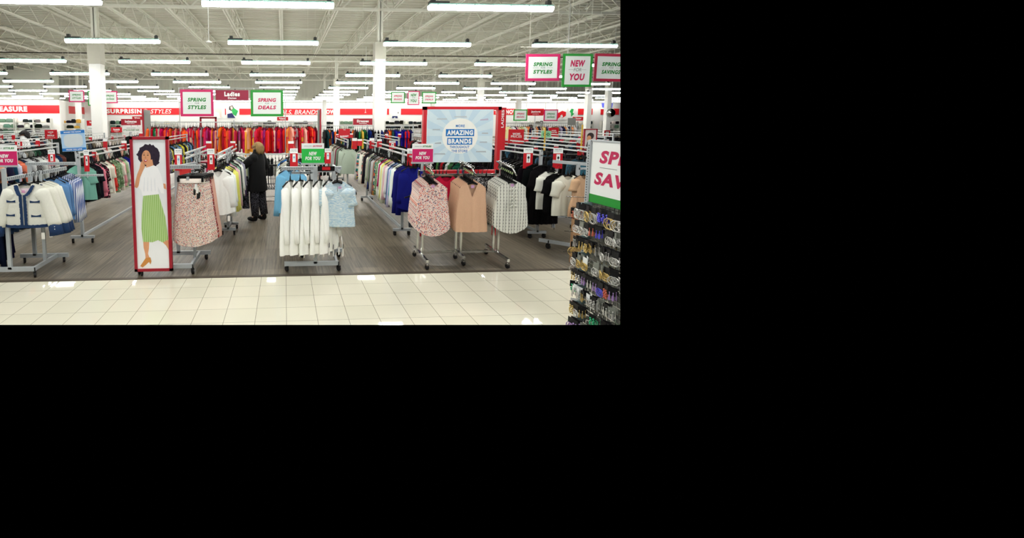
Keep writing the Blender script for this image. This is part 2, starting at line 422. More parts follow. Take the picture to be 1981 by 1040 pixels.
def wall_text(s, u0, u1, v0, v1, Y, label, bold=.03, shear=0):
    a = at(u0, v0, Y); b = at(u1, v1, Y)
    o = letters(s, (a.x+b.x)/2, (a.z+b.z)/2, b.x-a.x, a.z-b.z, Y, CARD, None, bold, shear, name='wall_lettering')
    o['kind'] = 'structure'; return o
wall_text('TREASURE', -22, 53, 205.5, 216, WL-.06, '', .05)
wall_text('SURPRISING', 206, 285, 210.5, 219.5, WB-.07, '', .05)
wall_text('STYLES', 291, 332, 211, 219.5, WB-.07, '', .0, .25)
wall_text('DEALS. BRANDS.', 528, 618, 212.5, 221, WB-.07, '', .0, .25)
wall_text('WOW', 621, 648, 212, 220.5, WB-.07, '', .06)
wall_text("DON'T MISS OUT", 842, 965, 212, 220, WB-.07, '', .05)
wall_text('NOW', 979, 1001, 212, 220.5, WB-.07, '', .05)
zc = at(600, 195.5, WB-1.0).z
mb = MB(); mb.bb(at(215, 195, WB-1).x, at(1210, 195, WB-1).x, WB-1.05, WB-.97, zc-.04, zc+.04); t = thing('cove_lamp', 'long continuous cove strip lamp along the top of the far wall', 'ceiling lamp'); obj('lens', mb, emis('cove_lens', (255, 252, 246), 11), t)
mb = MB(); mb.bb(at(215, 195, WB-1).x, at(1210, 195, WB-1).x, WB-1.25, WB-.8, zc+.04, zc+.08); obj('housing', mb, WHITE, t)
mb = MB(); zc2 = at(50, 190, WL-1).z; mb.bb(-34, xc, WL-1.05, WL-.97, zc2-.04, zc2+.04); t = thing('cove_lamp', 'shorter cove strip lamp above the red band that ends in SURE', 'ceiling lamp'); obj('lens', mb, emis('cove_lens', (255, 252, 246), 11), t)
mb = MB(); mb.bb(-34, xc, WL-1.25, WL-.8, zc2+.04, zc2+.08); obj('housing', mb, WHITE, t)
# dark high window-like vent in the side wall
mb = MB(); a = at(15, 131, 24); 
for k in range(3): mb.box(a.x+.12*k, 24, a.z, .1, .03, .2)
tag(obj('wall_vent', mb, mat('dark_vent', (60, 60, 52), .7)), 'small dark slotted vent hanging high among the joists', 'vent')

# ------------------------------------------------------------------ strip lamps
TUBE = emis('lamp_lens', (255, 254, 250), LAMP)
HOUS = mat('lamp_housing_green_grey', (120, 160, 150), .5)
GEAR = mat('lamp_gear_dark', (58, 60, 58), .5)
def lens_mesh():
    mb = MB(); n = 8; P = []
    for x in (-1.2, 1.2):
        for k in range(n+1):
            t = -.1+(PI+.2)*k/n; P.append((x, .07*math.cos(t), -.005-.075*math.sin(t)))
    mb.add(P, [(k, k+1, n+2+k, n+1+k) for k in range(n)]+[tuple(range(n+1))[::-1], tuple(range(n+1, 2*n+2))], True); return mb.mesh('lens')
ME_LENS = lens_mesh()
mb = MB(); mb.bb(-1.2, 1.2, -.064, .064, .004, .036)
for k in range(7): mb.box(-1.05+.35*k, -.078, .005, .02, .012, .03)
ME_HOUS = mb.mesh('housing')
mb = MB(); mb.bb(-1.2, -.82, -.05, .05, .03, .075); mb.ball((-1.12, 0, .09), .05, .05, .05, 10, 6); mb.bb(-1.16, -1.08, -.04, .04, .04, .14); ME_GEAR = mb.mesh('gear_box')
mb = MB(); mb.bb(1.08, 1.16, -.04, .04, .03, .12); mb.ball((1.12, 0, .1), .045, .045, .045, 10, 6); ME_CLAMP = mb.mesh('clamp')
ORD = 'first second third fourth fifth sixth seventh eighth ninth tenth eleventh twelfth thirteenth fourteenth fifteenth sixteenth seventeenth eighteenth nineteenth twentieth'.split()
def ordn(i):
    if i < 20: return ORD[i]
    t = ['twenty', 'thirty', 'forty', 'fifty', 'sixty', 'seventy', 'eighty', 'ninety']
    a, b = divmod(i+1, 10)
    if b == 0: return ['twentieth', 'thirtieth', 'fortieth', 'fiftieth', 'sixtieth', 'seventieth', 'eightieth', 'ninetieth'][a-2]
    return t[a-2]+'-'+ORD[b-1]
for n in range(-3, 10):
    Y = 8.24+3.68*n; row = [k for k in range(-9, 11) if (-.64*Y-1.4 < -.28+4.2*k < .83*Y+1.4) or (n < 0 and abs(k) < 3)]
    for q, k in enumerate(row):
        if n < 0: lb = 'glowing ceiling strip lamp over the tiled aisle, out in front of the plank floor'
        else: lb = 'glowing strip lamp, %s lamp across in the %s ceiling row from the tiled aisle' % (ordn(q), ordn(n))
        t = thing('ceiling_strip_lamp', lb, 'ceiling lamp', (-.28+4.2*k, Y, EYE+1.955+max(0, .17*(1-(Y-8.24)/12))), 0, 'ceiling strip lamps over the aisle' if n < 0 else 'long strip lamps hung in rows under the roof')
        link('lens', ME_LENS, TUBE, t); link('housing', ME_HOUS, HOUS, t); link('gear_box', ME_GEAR, GEAR, t); link('clamp', ME_CLAMP, GEAR, t)
        if n < 3:
            mb = MB(); 
            for xx in (-1.12, 1.12):
                mb = MB(); mb.tube([(xx, 0, .12), (xx, 0, 2.3)], .004, 4); obj('hanging_wire', mb, STEEL, t)

# ------------------------------------------------------------------ garments
def hanger_mesh(wd=.2, clips=False, z0=-.085):
    mb = MB()
    hk = [(.012*math.cos(t)*1.6, 0, .0+.02*math.sin(t)-.004) for t in [R(a) for a in (200, 150, 100, 50, 0, -50)]]
    mb.tube([(-.0, 0, z0), (0, 0, -.045), (.012, 0, -.028)]+[(.022*math.cos(R(a)), 0, .022*math.sin(R(a))-.006) for a in (-35, 0, 45, 90, 135, 175)], .0032, 5)
    if clips:
        mb.bar((-wd, 0, z0+.022), (wd, 0, z0+.022), .02, .034)
        for s in (-1, 1): mb.box(s*wd*.92, -.035, z0-.005, .028, .022, .06)
    else:
        for s in (-1, 1):
            mb.bar((0, 0, z0-.03), (s*wd*.5, 0, z0-.055), .011, .02); mb.bar((s*wd*.48, 0, z0-.053), (s*wd*.9, 0, z0-.092), .011, .02)
        mb.tube([(0, 0, z0+.03), (0, 0, z0-.03)], [.006, .013], 6)
    return mb.mesh('hanger')
HANG = hanger_mesh(); HANGC = hanger_mesh(.17, True)
mb = MB(); mb.bb(-.018, .018, -.0015, .0015, -.075, 0); mb.bar((0, 0, 0), (0, 0, .05), .002, .002); TAGM = mb.mesh('price_tag')
mb = MB(); mb.bb(-.007, .007, -.003, .003, -.02, .006); SIZER = mb.mesh('size_marker')

def body_rings(mb, L, ws, wh, d, neck, nd, seed, nc, nr, top=-.115, slope=.08, hemcurve=0.0, inset=.0, amp=.012, freq=5, vneck=False, nback=.25, waist=0.0, hemwave=0.0, sq=.55):
    rnd = random.Random(seed); ph = [rnd.uniform(0, 6.28) for _ in range(5)]; P = []; n2 = 2*nc
    for r in range(nr+1):
        t = r/nr
        for k in range(n2):
            front = k < nc
            s = -1+2*(k/nc) if front else 1-2*((k-nc)/nc)
            a = abs(s)
            wtop = ws*(1-inset*math.exp(-((t-.22)/.12)**2))
            wd = wtop+(wh-ws)*min(1, t*1.15)-waist*math.exp(-((t-.5)/.18)**2)
            if a < neck:
                q = a/neck; dip = nd*((1-q) if vneck else (1-q*q)**.7)*(1 if front else nback); zt = top-.0-dip
            else: zt = top-slope*((a-neck)/(1-neck))**1.3
            zb = -L+hemcurve*(a**2)+hemwave*math.sin(8*s+ph[4])
            z = zt+(zb-zt)*t
            dep = d*(max(0, 1-a**2.6))**.5*(.35+.65*min(1, t*2.2))
            f = amp*(.25+t)*(math.sin(freq*s*PI+ph[0])+.6*math.sin(freq*1.9*s*PI+ph[1]+2*t)+.4*math.sin(3*s+ph[2]+5*t))*(1-a**4)
            y = (-dep*sq*2+f) if front else (dep*sq*2+f*.6)
            x = wd*s+.006*math.sin(6*t+ph[3])*t
            P.append((x, y*.5 if not front else y*.5, z))
    F = [(r*n2+k, (r+1)*n2+k, (r+1)*n2+(k+1) % n2, r*n2+(k+1) % n2) for r in range(nr) for k in range(n2)]
    mb.add(P, F, True)
def sleeve(mb, s, ws, zsh, Ls, ang, r0, r1, n=8, bend=.0, fwd=0.0, flat=.5, segs=5):
    pts = []; rs = []; x, z = s*(ws-r0*.75), zsh-r0*.8; y = 0
    a = ang
    for i in range(segs+1):
        t = i/segs; pts.append((x, y, z)); rs.append(r0+(r1-r0)*t+.006*math.sin(5*t+ws*40))
        x += s*math.sin(a)*Ls/segs; z -= math.cos(a)*Ls/segs; a -= bend/segs; y -= fwd*Ls/segs
    q0 = Vector(pts[0]); q1 = Vector(pts[1]); dd_ = (q1-q0).normalized()
    pts = [q0-dd_*r0*.55, q0-dd_*r0*.3]+pts; rs = [r0*.25, r0*.72]+rs
    mb.tube(pts, rs, n, ry=flat, cap=True)
_gm = {}
def garment_mesh(kind, seed=0, lo=False):
    k = (kind, seed, lo)
    if k in _gm: return _gm[k]
    mb = MB(); nc, nr = (8, 5) if lo else (22, 16); n = 6 if lo else 12; a = dict(nc=nc, nr=nr, seed=seed+hash(kind) % 7 if False else seed)
    if kind == 't_shirt':
        body_rings(mb, .74, .2, .225, .06, .34, .07, **a, amp=.010)
        for s in (-1, 1): sleeve(mb, s, .2, -.172, .21, R(17), .1, .075, n)
    elif kind == 'blouse':
        body_rings(mb, .74, .19, .24, .07, .3, .09, **a, amp=.016, hemcurve=.05, freq=6)
        for s in (-1, 1): sleeve(mb, s, .19, -.172, .4, R(12), .085, .065, n, R(6))
    elif kind == 'long_sleeve_top':
        body_rings(mb, .76, .2, .225, .06, .3, .07, **a)
        for s in (-1, 1): sleeve(mb, s, .2, -.172, .58, R(11), .075, .042, n, R(8))
    elif kind == 'cardigan':
        body_rings(mb, 1.03, .17, .25, .08, .3, .14, **a, amp=.026, freq=4, vneck=True, sq=.7, slope=.07)
        for s in (-1, 1): sleeve(mb, s, .17, -.17, .66, R(8), .07, .045, n, R(6), fwd=.1, flat=.6)
    elif kind == 'tank_top':
        body_rings(mb, .75, .175, .245, .07, .42, .075, **a, amp=.016, freq=6, hemcurve=.07, inset=.06, slope=.06)
    elif kind == 'sleeveless_blouse':
        body_rings(mb, .78, .205, .26, .07, .36, .06, **a, amp=.012, freq=5, hemcurve=.10, inset=.05, slope=.07)
    elif kind == 'v_neck_shell':
        body_rings(mb, .70, .195, .235, .06, .4, .17, **a, amp=.009, freq=4, vneck=True, nback=.1, inset=.04, slope=.06)
    elif kind == 'dress':
        body_rings(mb, 1.06, .19, .28, .07, .3, .1, **a, amp=.024, freq=7, waist=.03)
        for s in (-1, 1): sleeve(mb, s, .19, -.172, .26, R(16), .08, .08, n)
    elif kind == 'skirt':
        body_rings(mb, .93, .17, .265, .07, 2, 0, **a, amp=.016, freq=12, top=-.085, slope=0, hemwave=.004, hemcurve=.07)
    elif kind == 'trousers':
        for s in (-1, 1):
            mb.tube([(s*.09, 0, -.15), (s*.1, 0, -.4), (s*.085, 0, -.75), (s*.08, 0, -1.12)], [.095, .1, .08, .065], n, ry=.45)
        mb.bb(-.18, .18, -.035, .035, -.2, -.145)
    elif kind == 'folded_trousers':
        body_rings(mb, .66, .13, .14, .05, 2, 0, **a, top=-.115, slope=0, amp=.008, freq=3)
    me = mb.mesh(kind); _gm[k] = me
    return me
KINDW = dict(t_shirt='T-shirt', long_sleeve_top='long-sleeved top', v_neck_shell='V-neck shell top', tank_top='tank top', folded_trousers='folded trousers', sleeveless_blouse='sleeveless blouse', trousers='trousers')
CATW = dict(t_shirt='shirt', long_sleeve_top='shirt', v_neck_shell='top', tank_top='top', sleeveless_blouse='top', blouse='blouse', cardigan='cardigan', dress='dress', skirt='skirt', trousers='trousers', folded_trousers='trousers')
def garment(kind, m, loc, rz, label, group=None, seed=0, lo=False, hanger=True, tagm=None, sc=1.0, zsc=1.0):
    o = link(kind, garment_mesh(kind, seed, lo), m)
    o.location = loc; o.rotation_euler = (0, 0, rz); o.scale = (sc, 1, zsc)
    tag(o, label, CATW.get(kind, 'garment'), group)
    if hanger:
        link('hanger', HANGC if kind in ('skirt', 'trousers') else HANG, BLACKP, o)
    if tagm:
        t = link('price_tag', TAGM, PRICE, o); t.location = tagm
    return o
NAMES = [((10, 10, 12), 'black'), ((245, 245, 240), 'white'), ((180, 180, 180), 'grey'), ((90, 95, 95), 'dark grey'), ((20, 30, 110), 'navy blue'), ((30, 90, 170), 'blue'), ((150, 195, 230), 'light blue'), ((200, 30, 40), 'red'), ((215, 30, 100), 'magenta'), ((235, 90, 40), 'orange'), ((240, 170, 150), 'peach'),
         ((240, 150, 180), 'pink'), ((235, 225, 110), 'yellow'), ((60, 140, 80), 'green'), ((140, 180, 150), 'sage green'), ((210, 190, 150), 'beige'), ((110, 70, 50), 'brown'), ((120, 60, 120), 'purple'), ((240, 240, 205), 'cream'), ((120, 180, 165), 'teal green'), ((60, 90, 120), 'denim blue')]
def cname(c): return min(NAMES, key=lambda q: sum((a-b)**2 for a, b in zip(q[0], c)))[1]
def jit(c, j=8, rnd=random): return tuple(max(4, min(250, int(x+rnd.uniform(-j, j)))) for x in c)

# ------------------------------------------------------------------ racks
RAILS = []
def rack_y(x, y0, y1, z, label, rails=1, low=True, group='straight garment rails standing in the department', cst=True, w=.5, inset=0.0):
    """straight rail running into the depth, on two H ends with casters"""
    t = thing('garment_rail', label, 'clothes rack', (x, (y0+y1)/2, 0), 0, group); h = (y1-y0)/2; RAILS.append((x, y0, y1, z+.08))
    mb = MB(); mb.bar((0, -h, z), (0, h, z), .024, .024); obj('rail', mb, RAIL, t)
    if rails > 1:
        mb = MB(); mb.bar((.0, -h, z+.075), (.0, h, z+.075), .022, .024); obj('upper_rail', mb, RAIL, t)
    for s in (-1, 1):
        hp = h-.02-inset; mb = MB(); mb.bar((0, s*hp, .1), (0, s*hp, z+.08), .04, .04); obj('post', mb, GREY, t)
        mb = MB(); mb.bar((-w/2, s*hp, .1), (w/2, s*hp, .1), .04, .04); ft = obj('foot', mb, GREY, t)
        if cst:
            for q in (-1, 1): caster(q*(w/2-.03), s*hp, t)
    mb = MB(); mb.bar((0, -h+inset, .12), (0, h-inset, .12), .03, .04); obj('base_bar', mb, GREY, t)
    return t
def rack_x(x0, x1, y, z, label, group='straight garment rails standing in the department', m=RAIL, nposts=3):
    t = thing('garment_rail', label, 'clothes rack', ((x0+x1)/2, y, 0), 0, group); h = (x1-x0)/2
    mb = MB(); mb.bar((-h, 0, z), (h, 0, z), .035, .035); obj('rail', mb, m, t)
    for i in range(nposts):
        xx = -h+2*h*i/(nposts-1)
        mb = MB(); mb.bar((xx, .04, .02), (xx, .04, z+.06), .04, .04); obj('post', mb, GREY, t)
        mb = MB(); mb.bar((xx, -.25, .05), (xx, .33, .05), .05, .05); obj('foot', mb, GREY, t)
    mb = MB(); mb.bar((-h, .04, .15), (h, .04, .15), .03, .04); obj('base_bar', mb, GREY, t)
    return t
def price_sign(u, v, Y, w_px=15, h_px=38, pic='dark', label=None, support=None):
    """white price card over a red picture card clipped above a rail"""
    d = ray(u, v); best = None
    for (rx, ra, rb, rz_) in RAILS:     # the rail this card is clipped to
        if rx*d.x > 0 and w_px < 11.5:
            yy = rx*d.y/d.x
            if ra-.05 < yy < rb+.05 and abs(yy-Y) < 2.2 and (best is None or abs(yy-Y) < abs(best[0]-Y)): best = (yy, rz_)
    if best: Y = best[0]
    a = at(u-w_px/2, v, Y); b = at(u+w_px/2, v+h_px, Y); wd = b.x-a.x; ht = a.z-b.z
    t = thing('price_sign', label or 'white price card above a red picture card on a clothes rail', 'price sign', ((a.x+b.x)/2, Y, b.z), 0, 'red and white price signs along the rails')
    big = w_px > 11
    mb = MB(); mb.bb(-wd/2, wd/2, -.003, .003, ht*.74, ht); pc = obj('price_card', mb, CARD, t)
    mb = MB(); mb.bb(-wd/2, wd/2, -.003, .003, 0, ht*.738); rc = obj('picture_card', mb, RED, t)
    if big:
        mb = MB()
        for k in range(2):
            for q in range(9):
                hh = ht*(.04 if k == 0 else .022); mb.box(-wd*.36+q*wd*.09, -.0042, ht*(.92 if k == 0 else .85), wd*.06*(1 if (q*7+k) % 4 else .4), .001, hh)
        obj('small_print', mb, GREYINK, pc)
        mb = MB(); mb.bb(-wd*.17, wd*.23, -.0045, -.0035, ht*.28, ht*.7); obj('picture_strip', mb, CARD, rc)
        mb = MB(); pm = dict(dark=BLK, blue=mat('picture_blue', (120, 170, 205), .5), red=RED)[pic]
        mb.lathe([(.001, 0), (wd*.1, .01), (wd*.13, ht*.06), (wd*.05, ht*.13), (.001, ht*.14)], (wd*.03, -.006, ht*.46), 10, 1, .1)
        mb.box(wd*.03, -.005, ht*.4, wd*.05, .001, ht*.14)
        obj('garment_picture', mb, pm, rc)
    lo_ = (best[1]-b.z-.01) if best else -.1; mb = MB(); mb.bar((0, .008, min(lo_, ht*.3)), (0, .008, ht*.7), .012, .006); obj('clip', mb, GREY, t)
    return t

def sign(name, u0, u1, v0, v1, Y, border, label, cat, lines, bw=.09, face=PALECARD, group=None, tilt=0.0, th=.02, wires=None, extra=None):
    """framed sign; lines = (text, centre v fraction, height fraction, width fraction, material, bold, shear)"""
    um = (u0+u1)/2; a = at(u0, (v0+v1)/2, Y); b = at(u1, (v0+v1)/2, Y); zt = at(um, v0, Y).z; zb = at(um, v1, Y).z
    wd = b.x-a.x; ht = zt-zb
    t = thing(name, label, cat, ((a.x+b.x)/2, Y, zb), 0, group)
    if bw > 0:
        b_ = bw*wd; mb = MB(); mb.bb(-wd/2, wd/2, -th/2, th/2, 0, b_); mb.bb(-wd/2, wd/2, -th/2, th/2, ht-b_, ht); mb.bb(-wd/2, -wd/2+b_, -th/2, th/2, b_, ht-b_); mb.bb(wd/2-b_, wd/2, -th/2, th/2, b_, ht-b_)
        obj('border', mb, border, t)
        mb = MB(); mb.bb(-wd/2+b_*.98, wd/2-b_*.98, -th*.35, th*.35, b_*.98, ht-b_*.98); obj('sign_face', mb, face, t)
    else:
        mb = MB(); mb.bb(-wd/2, wd/2, -th/2, th/2, 0, ht); obj('sign_face', mb, face, t)
    yf = -(th*.35 if bw > 0 else th/2)-.003
    for (s, cv, hf, wf, m, bold, shear) in lines:
        letters(s, 0, ht*(1-cv), wd*wf, ht*hf, yf, m, t, bold, shear)
    if bw > 0 and any(l[0] == 'FOR' for l in lines):
        cv = [l[1] for l in lines if l[0] == 'FOR'][0]
        mb = MB(); mb.bb(-wd*.3, -wd*.13, yf, yf+.002, ht*(1-cv)-.002, ht*(1-cv)+.002); mb.bb(wd*.13, wd*.3, yf, yf+.002, ht*(1-cv)-.002, ht*(1-cv)+.002); obj('rule', mb, GREYINK, t)
    if wires:
        for wx in (-.4, .4):
            mb = MB(); mb.tube([(wx*wd, 0, ht), (wx*wd, 0, ht+wires)], .004 if Y < 12 else .008, 5); obj('hanging_wire', mb, STEEL, t)
    elif name in ('department_sign', 'red_sign', 'shelf_talker', 'green_card', 'blue_placard') and zb > .3:
        mb = MB(); mb.bar((0, .02, .02), (0, .02, -zb+.002), .02, .02); mb.bar((0, .0, .02), (0, .03, .02), .02, .02); obj('sign_post', mb, GREY, t)
    if tilt: t.rotation_euler = (0, tilt, 0)
    return t
def spring(w3, main, sub='SPRING', u0=0, u1=0, v0=0, v1=0, Y=10, border=PINK, label='', wires=None, tilt=0.0, big=True, group=None, new=False):
    c1, c2 = main
    if new:
        L_ = [('NEW', .29, .2, .5, c1, .05, .2), ('FOR', .48, .1, .26, GREYINK, 0, .2), ('YOU', .7, .21, .52, c2, .05, .2)]
    else:
        L_ = [(sub, .38, .145, .56, c1, .05, .2), ('FOR', .51, .06, .13, GREYINK, 0, .2), (w3, .66, .145, .56, c2, .05, .2)]
    return sign('framed_sign', u0, u1, v0, v1, Y, border, label, 'sign', L_, bw=.075, wires=wires, tilt=tilt, group=group)
GI = mat('green_ink', (28, 130, 50), .6, noise=0); PI_ = mat('magenta_ink', (196, 24, 84), .6, noise=0)
spring('STYLES', (GI, GI), u0=349, u1=413, v0=173, v1=225, Y=14.6, wires=.05, border=PINK, label='magenta-bordered square sign reading SPRING FOR STYLES beside the Ladies sign')
spring('DEALS', (PI_, PI_), u0=485, u1=548, v0=174, v1=225, Y=14.6, wires=.05, border=GREEN, label='green-bordered square sign reading SPRING FOR DEALS above the red garment rail')
sign('department_sign', 416.5, 481.5, 173.5, 194.5, 14.62, GRAYGLASS, 'dark red hanging sign reading Ladies and Damas', 'sign', [('Ladies', .4, .42, .46, CARD, .06, 0), ('Damas', .76, .17, .25, CARD, .03, 0)], wires=.04, bw=.012, face=mat('maroon_sign', (150, 24, 58), .5))
# tube frame that carries the two framed signs over the red rail
a = at(346, 170, 14.68); b = at(552, 233, 14.68)
mb = MB(); mb.tube([(a.x, 14.68, .0), (a.x, 14.68, a.z), (b.x, 14.68, a.z), (b.x, 14.68, .0)], .018, 6)
tag(obj('sign_stand', mb, GREY), 'thin grey tube frame carrying three signs above the red garments', 'sign stand')
spring('STYLES', (GI, GI), u0=1017, u1=1083, v0=104.5, v1=156.5, Y=9.0, border=PINK, label='hanging magenta-bordered sign reading SPRING FOR STYLES near the tiled aisle', wires=2.95, tilt=-.012)
spring('', (PI_, PI_), u0=1088, u1=1145, v0=104, v1=168, Y=8.9, border=GREEN, label='tall hanging green-bordered sign reading NEW FOR YOU near the tiled aisle', wires=2.95, new=True)
spring('SAVINGS', (GI, GI), u0=1149, u1=1214, v0=104, v1=157.5, Y=9.0, border=mat('sign_crimson', (178, 16, 60), .5), label='hanging crimson-bordered sign reading SPRING FOR SAVINGS, cut by the picture edge', wires=2.95, tilt=.012)
mb = MB(); a = at(1008, 91, 8.95); mb.tube([a, (7.6, 8.95, a.z)], .006, 5)
for uu in (1104, 1117, 1131): p = at(uu, 91, 8.95); mb.tube([p, (p.x, p.y, cz(9, 4.3))], .004, 5)
tag(obj('sign_hanging_bar', mb, STEEL), 'thin wire bar with drop wires carrying three hanging spring signs', 'sign hanger')
FAR = 'small spring signs hung deep in the store'
spring('STYLES', (GI, GI), u0=133, u1=163.5, v0=174.5, v1=197.5, Y=22, wires=2.87, border=PINK, label='small distant sign SPRING FOR STYLES with magenta border near the first column')
spring('', (PI_, PI_), u0=170, u1=196, v0=175.5, v1=204.5, Y=22.1, wires=2.87, border=GREEN, label='small distant green-bordered sign NEW FOR YOU partly behind the thick column', new=True)
spring('SAVINGS', (GI, GI), u0=198, u1=227.5, v0=176, v1=199.5, Y=22, wires=2.87, border=PINK, label='small distant sign SPRING FOR SAVINGS emerging from behind the thick column')
spring('BRANDS', (PI_, PI_), u0=756, u1=783.5, v0=177, v1=199.5, Y=22, wires=2.87, border=GREEN, label='small distant green-bordered sign SPRING FOR BRANDS beside the central column')
spring('', (GI, GI), u0=788.5, u1=811.5, v0=176, v1=203, Y=22.1, wires=2.87, border=PINK, label='small distant magenta-bordered sign NEW FOR YOU between two green ones', new=True)
spring('DEALS', (PI_, PI_), u0=816, u1=844, v0=177.5, v1=200, Y=22, wires=2.87, border=GREEN, label='small distant green-bordered sign SPRING FOR DEALS above the red stand')
spring('BRANDS', (PI_, PI_), u0=993.5, u1=1020, v0=211.5, v1=233.5, Y=18, wires=3.85, border=GREEN, label='green-bordered sign SPRING FOR BRANDS beside the Juniors sign')
spring('SAVINGS', (GI, GI), u0=1052, u1=1079, v0=211.5, v1=234, Y=18, wires=3.85, border=PINK, label='magenta-bordered sign SPRING FOR SAVINGS beside the Juniors sign')
def dept(word, sub, u0, u1, v0, v1, Y, label, m=RED):
    return sign('department_sign', u0, u1, v0, v1, Y, m, label, 'sign', [(word, .4, .4, .6, CARD, .05, 0), (sub, .75, .16, .4, CARD, .02, 0)], bw=0, face=m)
dept('Juniors', 'Juniors', 1021, 1051, 211.5, 223.5, 18.05, 'red sign reading Juniors between two small spring signs')
dept('Intimates', 'Ropa interior', 234.5, 272, 230, 242, 16, 'red sign reading Intimates near the thick column', DRED)
dept('Dresses', 'Vestidos', 683, 720.5, 229, 241.5, 17.5, 'dark red sign reading Dresses beside the central column', DRED)
dept('Big & Tall', 'Altas', 168, 196, 233, 243, 19, 'red sign reading Big and Tall partly hidden by the column')
dept('Wow', 'Deals', 256, 275, 225, 232, 19, 'small red sign near the top of the grey end panel')
dept('New', 'Deals', 536, 557.5, 226, 233, 19, 'small red sign above the red garment rail')
dept('Shoes', 'Zapatos', 1108, 1128, 226, 233, 24, 'small red sign beside the grey mirror panel at the far side')
dept('Accents', 'New', 215, 236, 246, 256, 14.5, 'red sign below the Intimates sign')
sign('shelf_talker', 236, 272, 244.5, 255, 15.8, CARD, 'white strip sign reading STYLE IN EVERY SIZE under Intimates', 'sign', [('YOUR STORY', .3, .18, .5, GREYINK, 0, .2), ('STYLE IN EVERY SIZE', .65, .3, .85, GI, .03, .2)], bw=0, face=CARD)
sign('shelf_talker', 168, 196, 244, 252, 18.8, CARD, 'white strip sign under the Big and Tall sign', 'sign', [('SIZES IN STORE', .5, .3, .8, GREYINK, .0, .2)], bw=0, face=CARD)
sign('red_sign', 87, 110.5, 251, 268.5, 11.5, RED, 'red rack-top sign reading LOVE THE DEALS', 'sign', [('LOVE', .25, .14, .42, CARD, .04, 0), ('THE', .42, .08, .16, CARD, .02, 0), ('DEALS', .62, .17, .55, CARD, .05, 0), ('EVERYDAY STYLES', .85, .07, .7, CARD, 0, 0)], bw=0, face=RED)
sign('red_sign', 655, 677, 249, 267, 12.5, RED, 'red and white rack-top sign reading THE ALL TREND MARKET', 'sign', [('THE', .1, .1, .2, CARD, .03, 0), ('THE TREND', .45, .14, .8, RED, .03, 0), ('MARKET', .8, .18, .75, CARD, .05, 0)], bw=0, face=RED)
o = sign('red_sign', 983.5, 1013, 250, 277.5, 10, RED, 'red rack-top sign reading WOW PRICES beside the big red frame', 'sign', [('WOW!', .32, .15, .5, CARD, .03, 0), ('PRICES', .5, .17, .7, CARD, .0, 0), ('ALL DRESSES', .86, .07, .5, CARD, .0, 0)], bw=0, face=RED)
sign('red_sign', 1062, 1080, 247, 265, 13.5, RED, 'red rack-top sign behind the pale green card', 'sign', [('WOW', .3, .14, .5, CARD, .03, 0), ('PRICES', .5, .15, .7, CARD, .0, 0)], bw=0, face=RED)
sign('red_sign', 1169, 1180, 252, 264, 15, RED, 'small red and white card on a far rack', 'sign', [('$5', .5, .4, .6, CARD, .05, 0)], bw=.2, face=CARD)

# blue "brands you know" placard, leaning
t = sign('blue_placard', 120, 166.5, 251.5, 292, 7.6, BLUE, 'tilted pale blue placard with blue bands reading BRANDS YOU KNOW', 'sign', [('BRANDS YOU KNOW', .09, .06, .72, CARD, .05, .0), ('PRICES YOU LOVE', .92, .06, .66, CARD, .05, .0)], bw=0, face=mat('placard_pale_blue', (168, 204, 234), .5), th=.01, tilt=-.055)
wd = at(166.5, 270, 7.6).x-at(120, 270, 7.6).x; ht = at(140, 251.5, 7.6).z-at(140, 292, 7.6).z
mb = MB(); mb.bb(-wd/2, wd/2, -.0065, -.0055, ht*.84, ht*.985); mb.bb(-wd/2, wd/2, -.0065, -.0055, ht*.02, ht*.15); obj('blue_band', mb, BLUE, t)
mb = MB(); pts = []
for k in range(24):
    q = 2*PI*k/24; c_, s_ = math.cos(q), math.sin(q); pts.append((wd*.4*abs(c_)**.5*(1 if c_ > 0 else -1), ht*.5+ht*.31*abs(s_)**.6*(1 if s_ > 0 else -1)))
mb.poly(pts, -.0062, -.0055); obj('pale_badge', mb, mat('badge_pale', (206, 216, 220), .5), t)

# ------------------------------------------------------------------ long red rail with its end panels
RY = 15.0; x0 = at(284, 234, RY).x; x1 = at(617, 234, RY).x; zr = at(450, 236, RY).z
rack_x(x0, x1, RY, zr, 'tall long chrome rail carrying the row of red and orange tops', None)
mb = MB(); mb.tube([(x0, RY, zr+.07), (x1, RY, zr+.07)], .02, 6); 
REDS = [(225, 40, 30), (205, 24, 40), (236, 84, 34), (198, 28, 92), (172, 20, 40), (240, 150, 120), (226, 60, 110), (235, 110, 40), (150, 24, 50), (244, 190, 165), (210, 40, 80), (228, 50, 60), (150, 40, 100), (165, 140, 135), (235, 160, 60), (190, 20, 30)]
n = 98; rnd = random.Random(3)
for i in range(n):
    f = (i+.5)/n; c = REDS[rnd.randrange(len(REDS))]
    if i == 2: c = (20, 110, 50)
    c = jit(c, 10, rnd); kd = rnd.choice(['t_shirt', 't_shirt', 'blouse', 'dress', 'long_sleeve_top'])
    garment(kd, cloth(c), (x0+.1+(x1-x0-.2)*f+rnd.uniform(-.015, .015), RY, zr-.03), PI/2+rnd.uniform(-.55, .55), '%s %s on the long red rail, %s from the grey end panel' % (cname(c), KINDW.get(kd, kd), ordn(i)), 'red, pink and orange garments on the long rail', seed=rnd.randrange(3), lo=False if i % 3 == 0 else True, zsc=rnd.uniform(1.15, 1.42) if kd != 'dress' else 1.0, tagm=(.1, -.08, -.45) if rnd.random() < .35 else None)
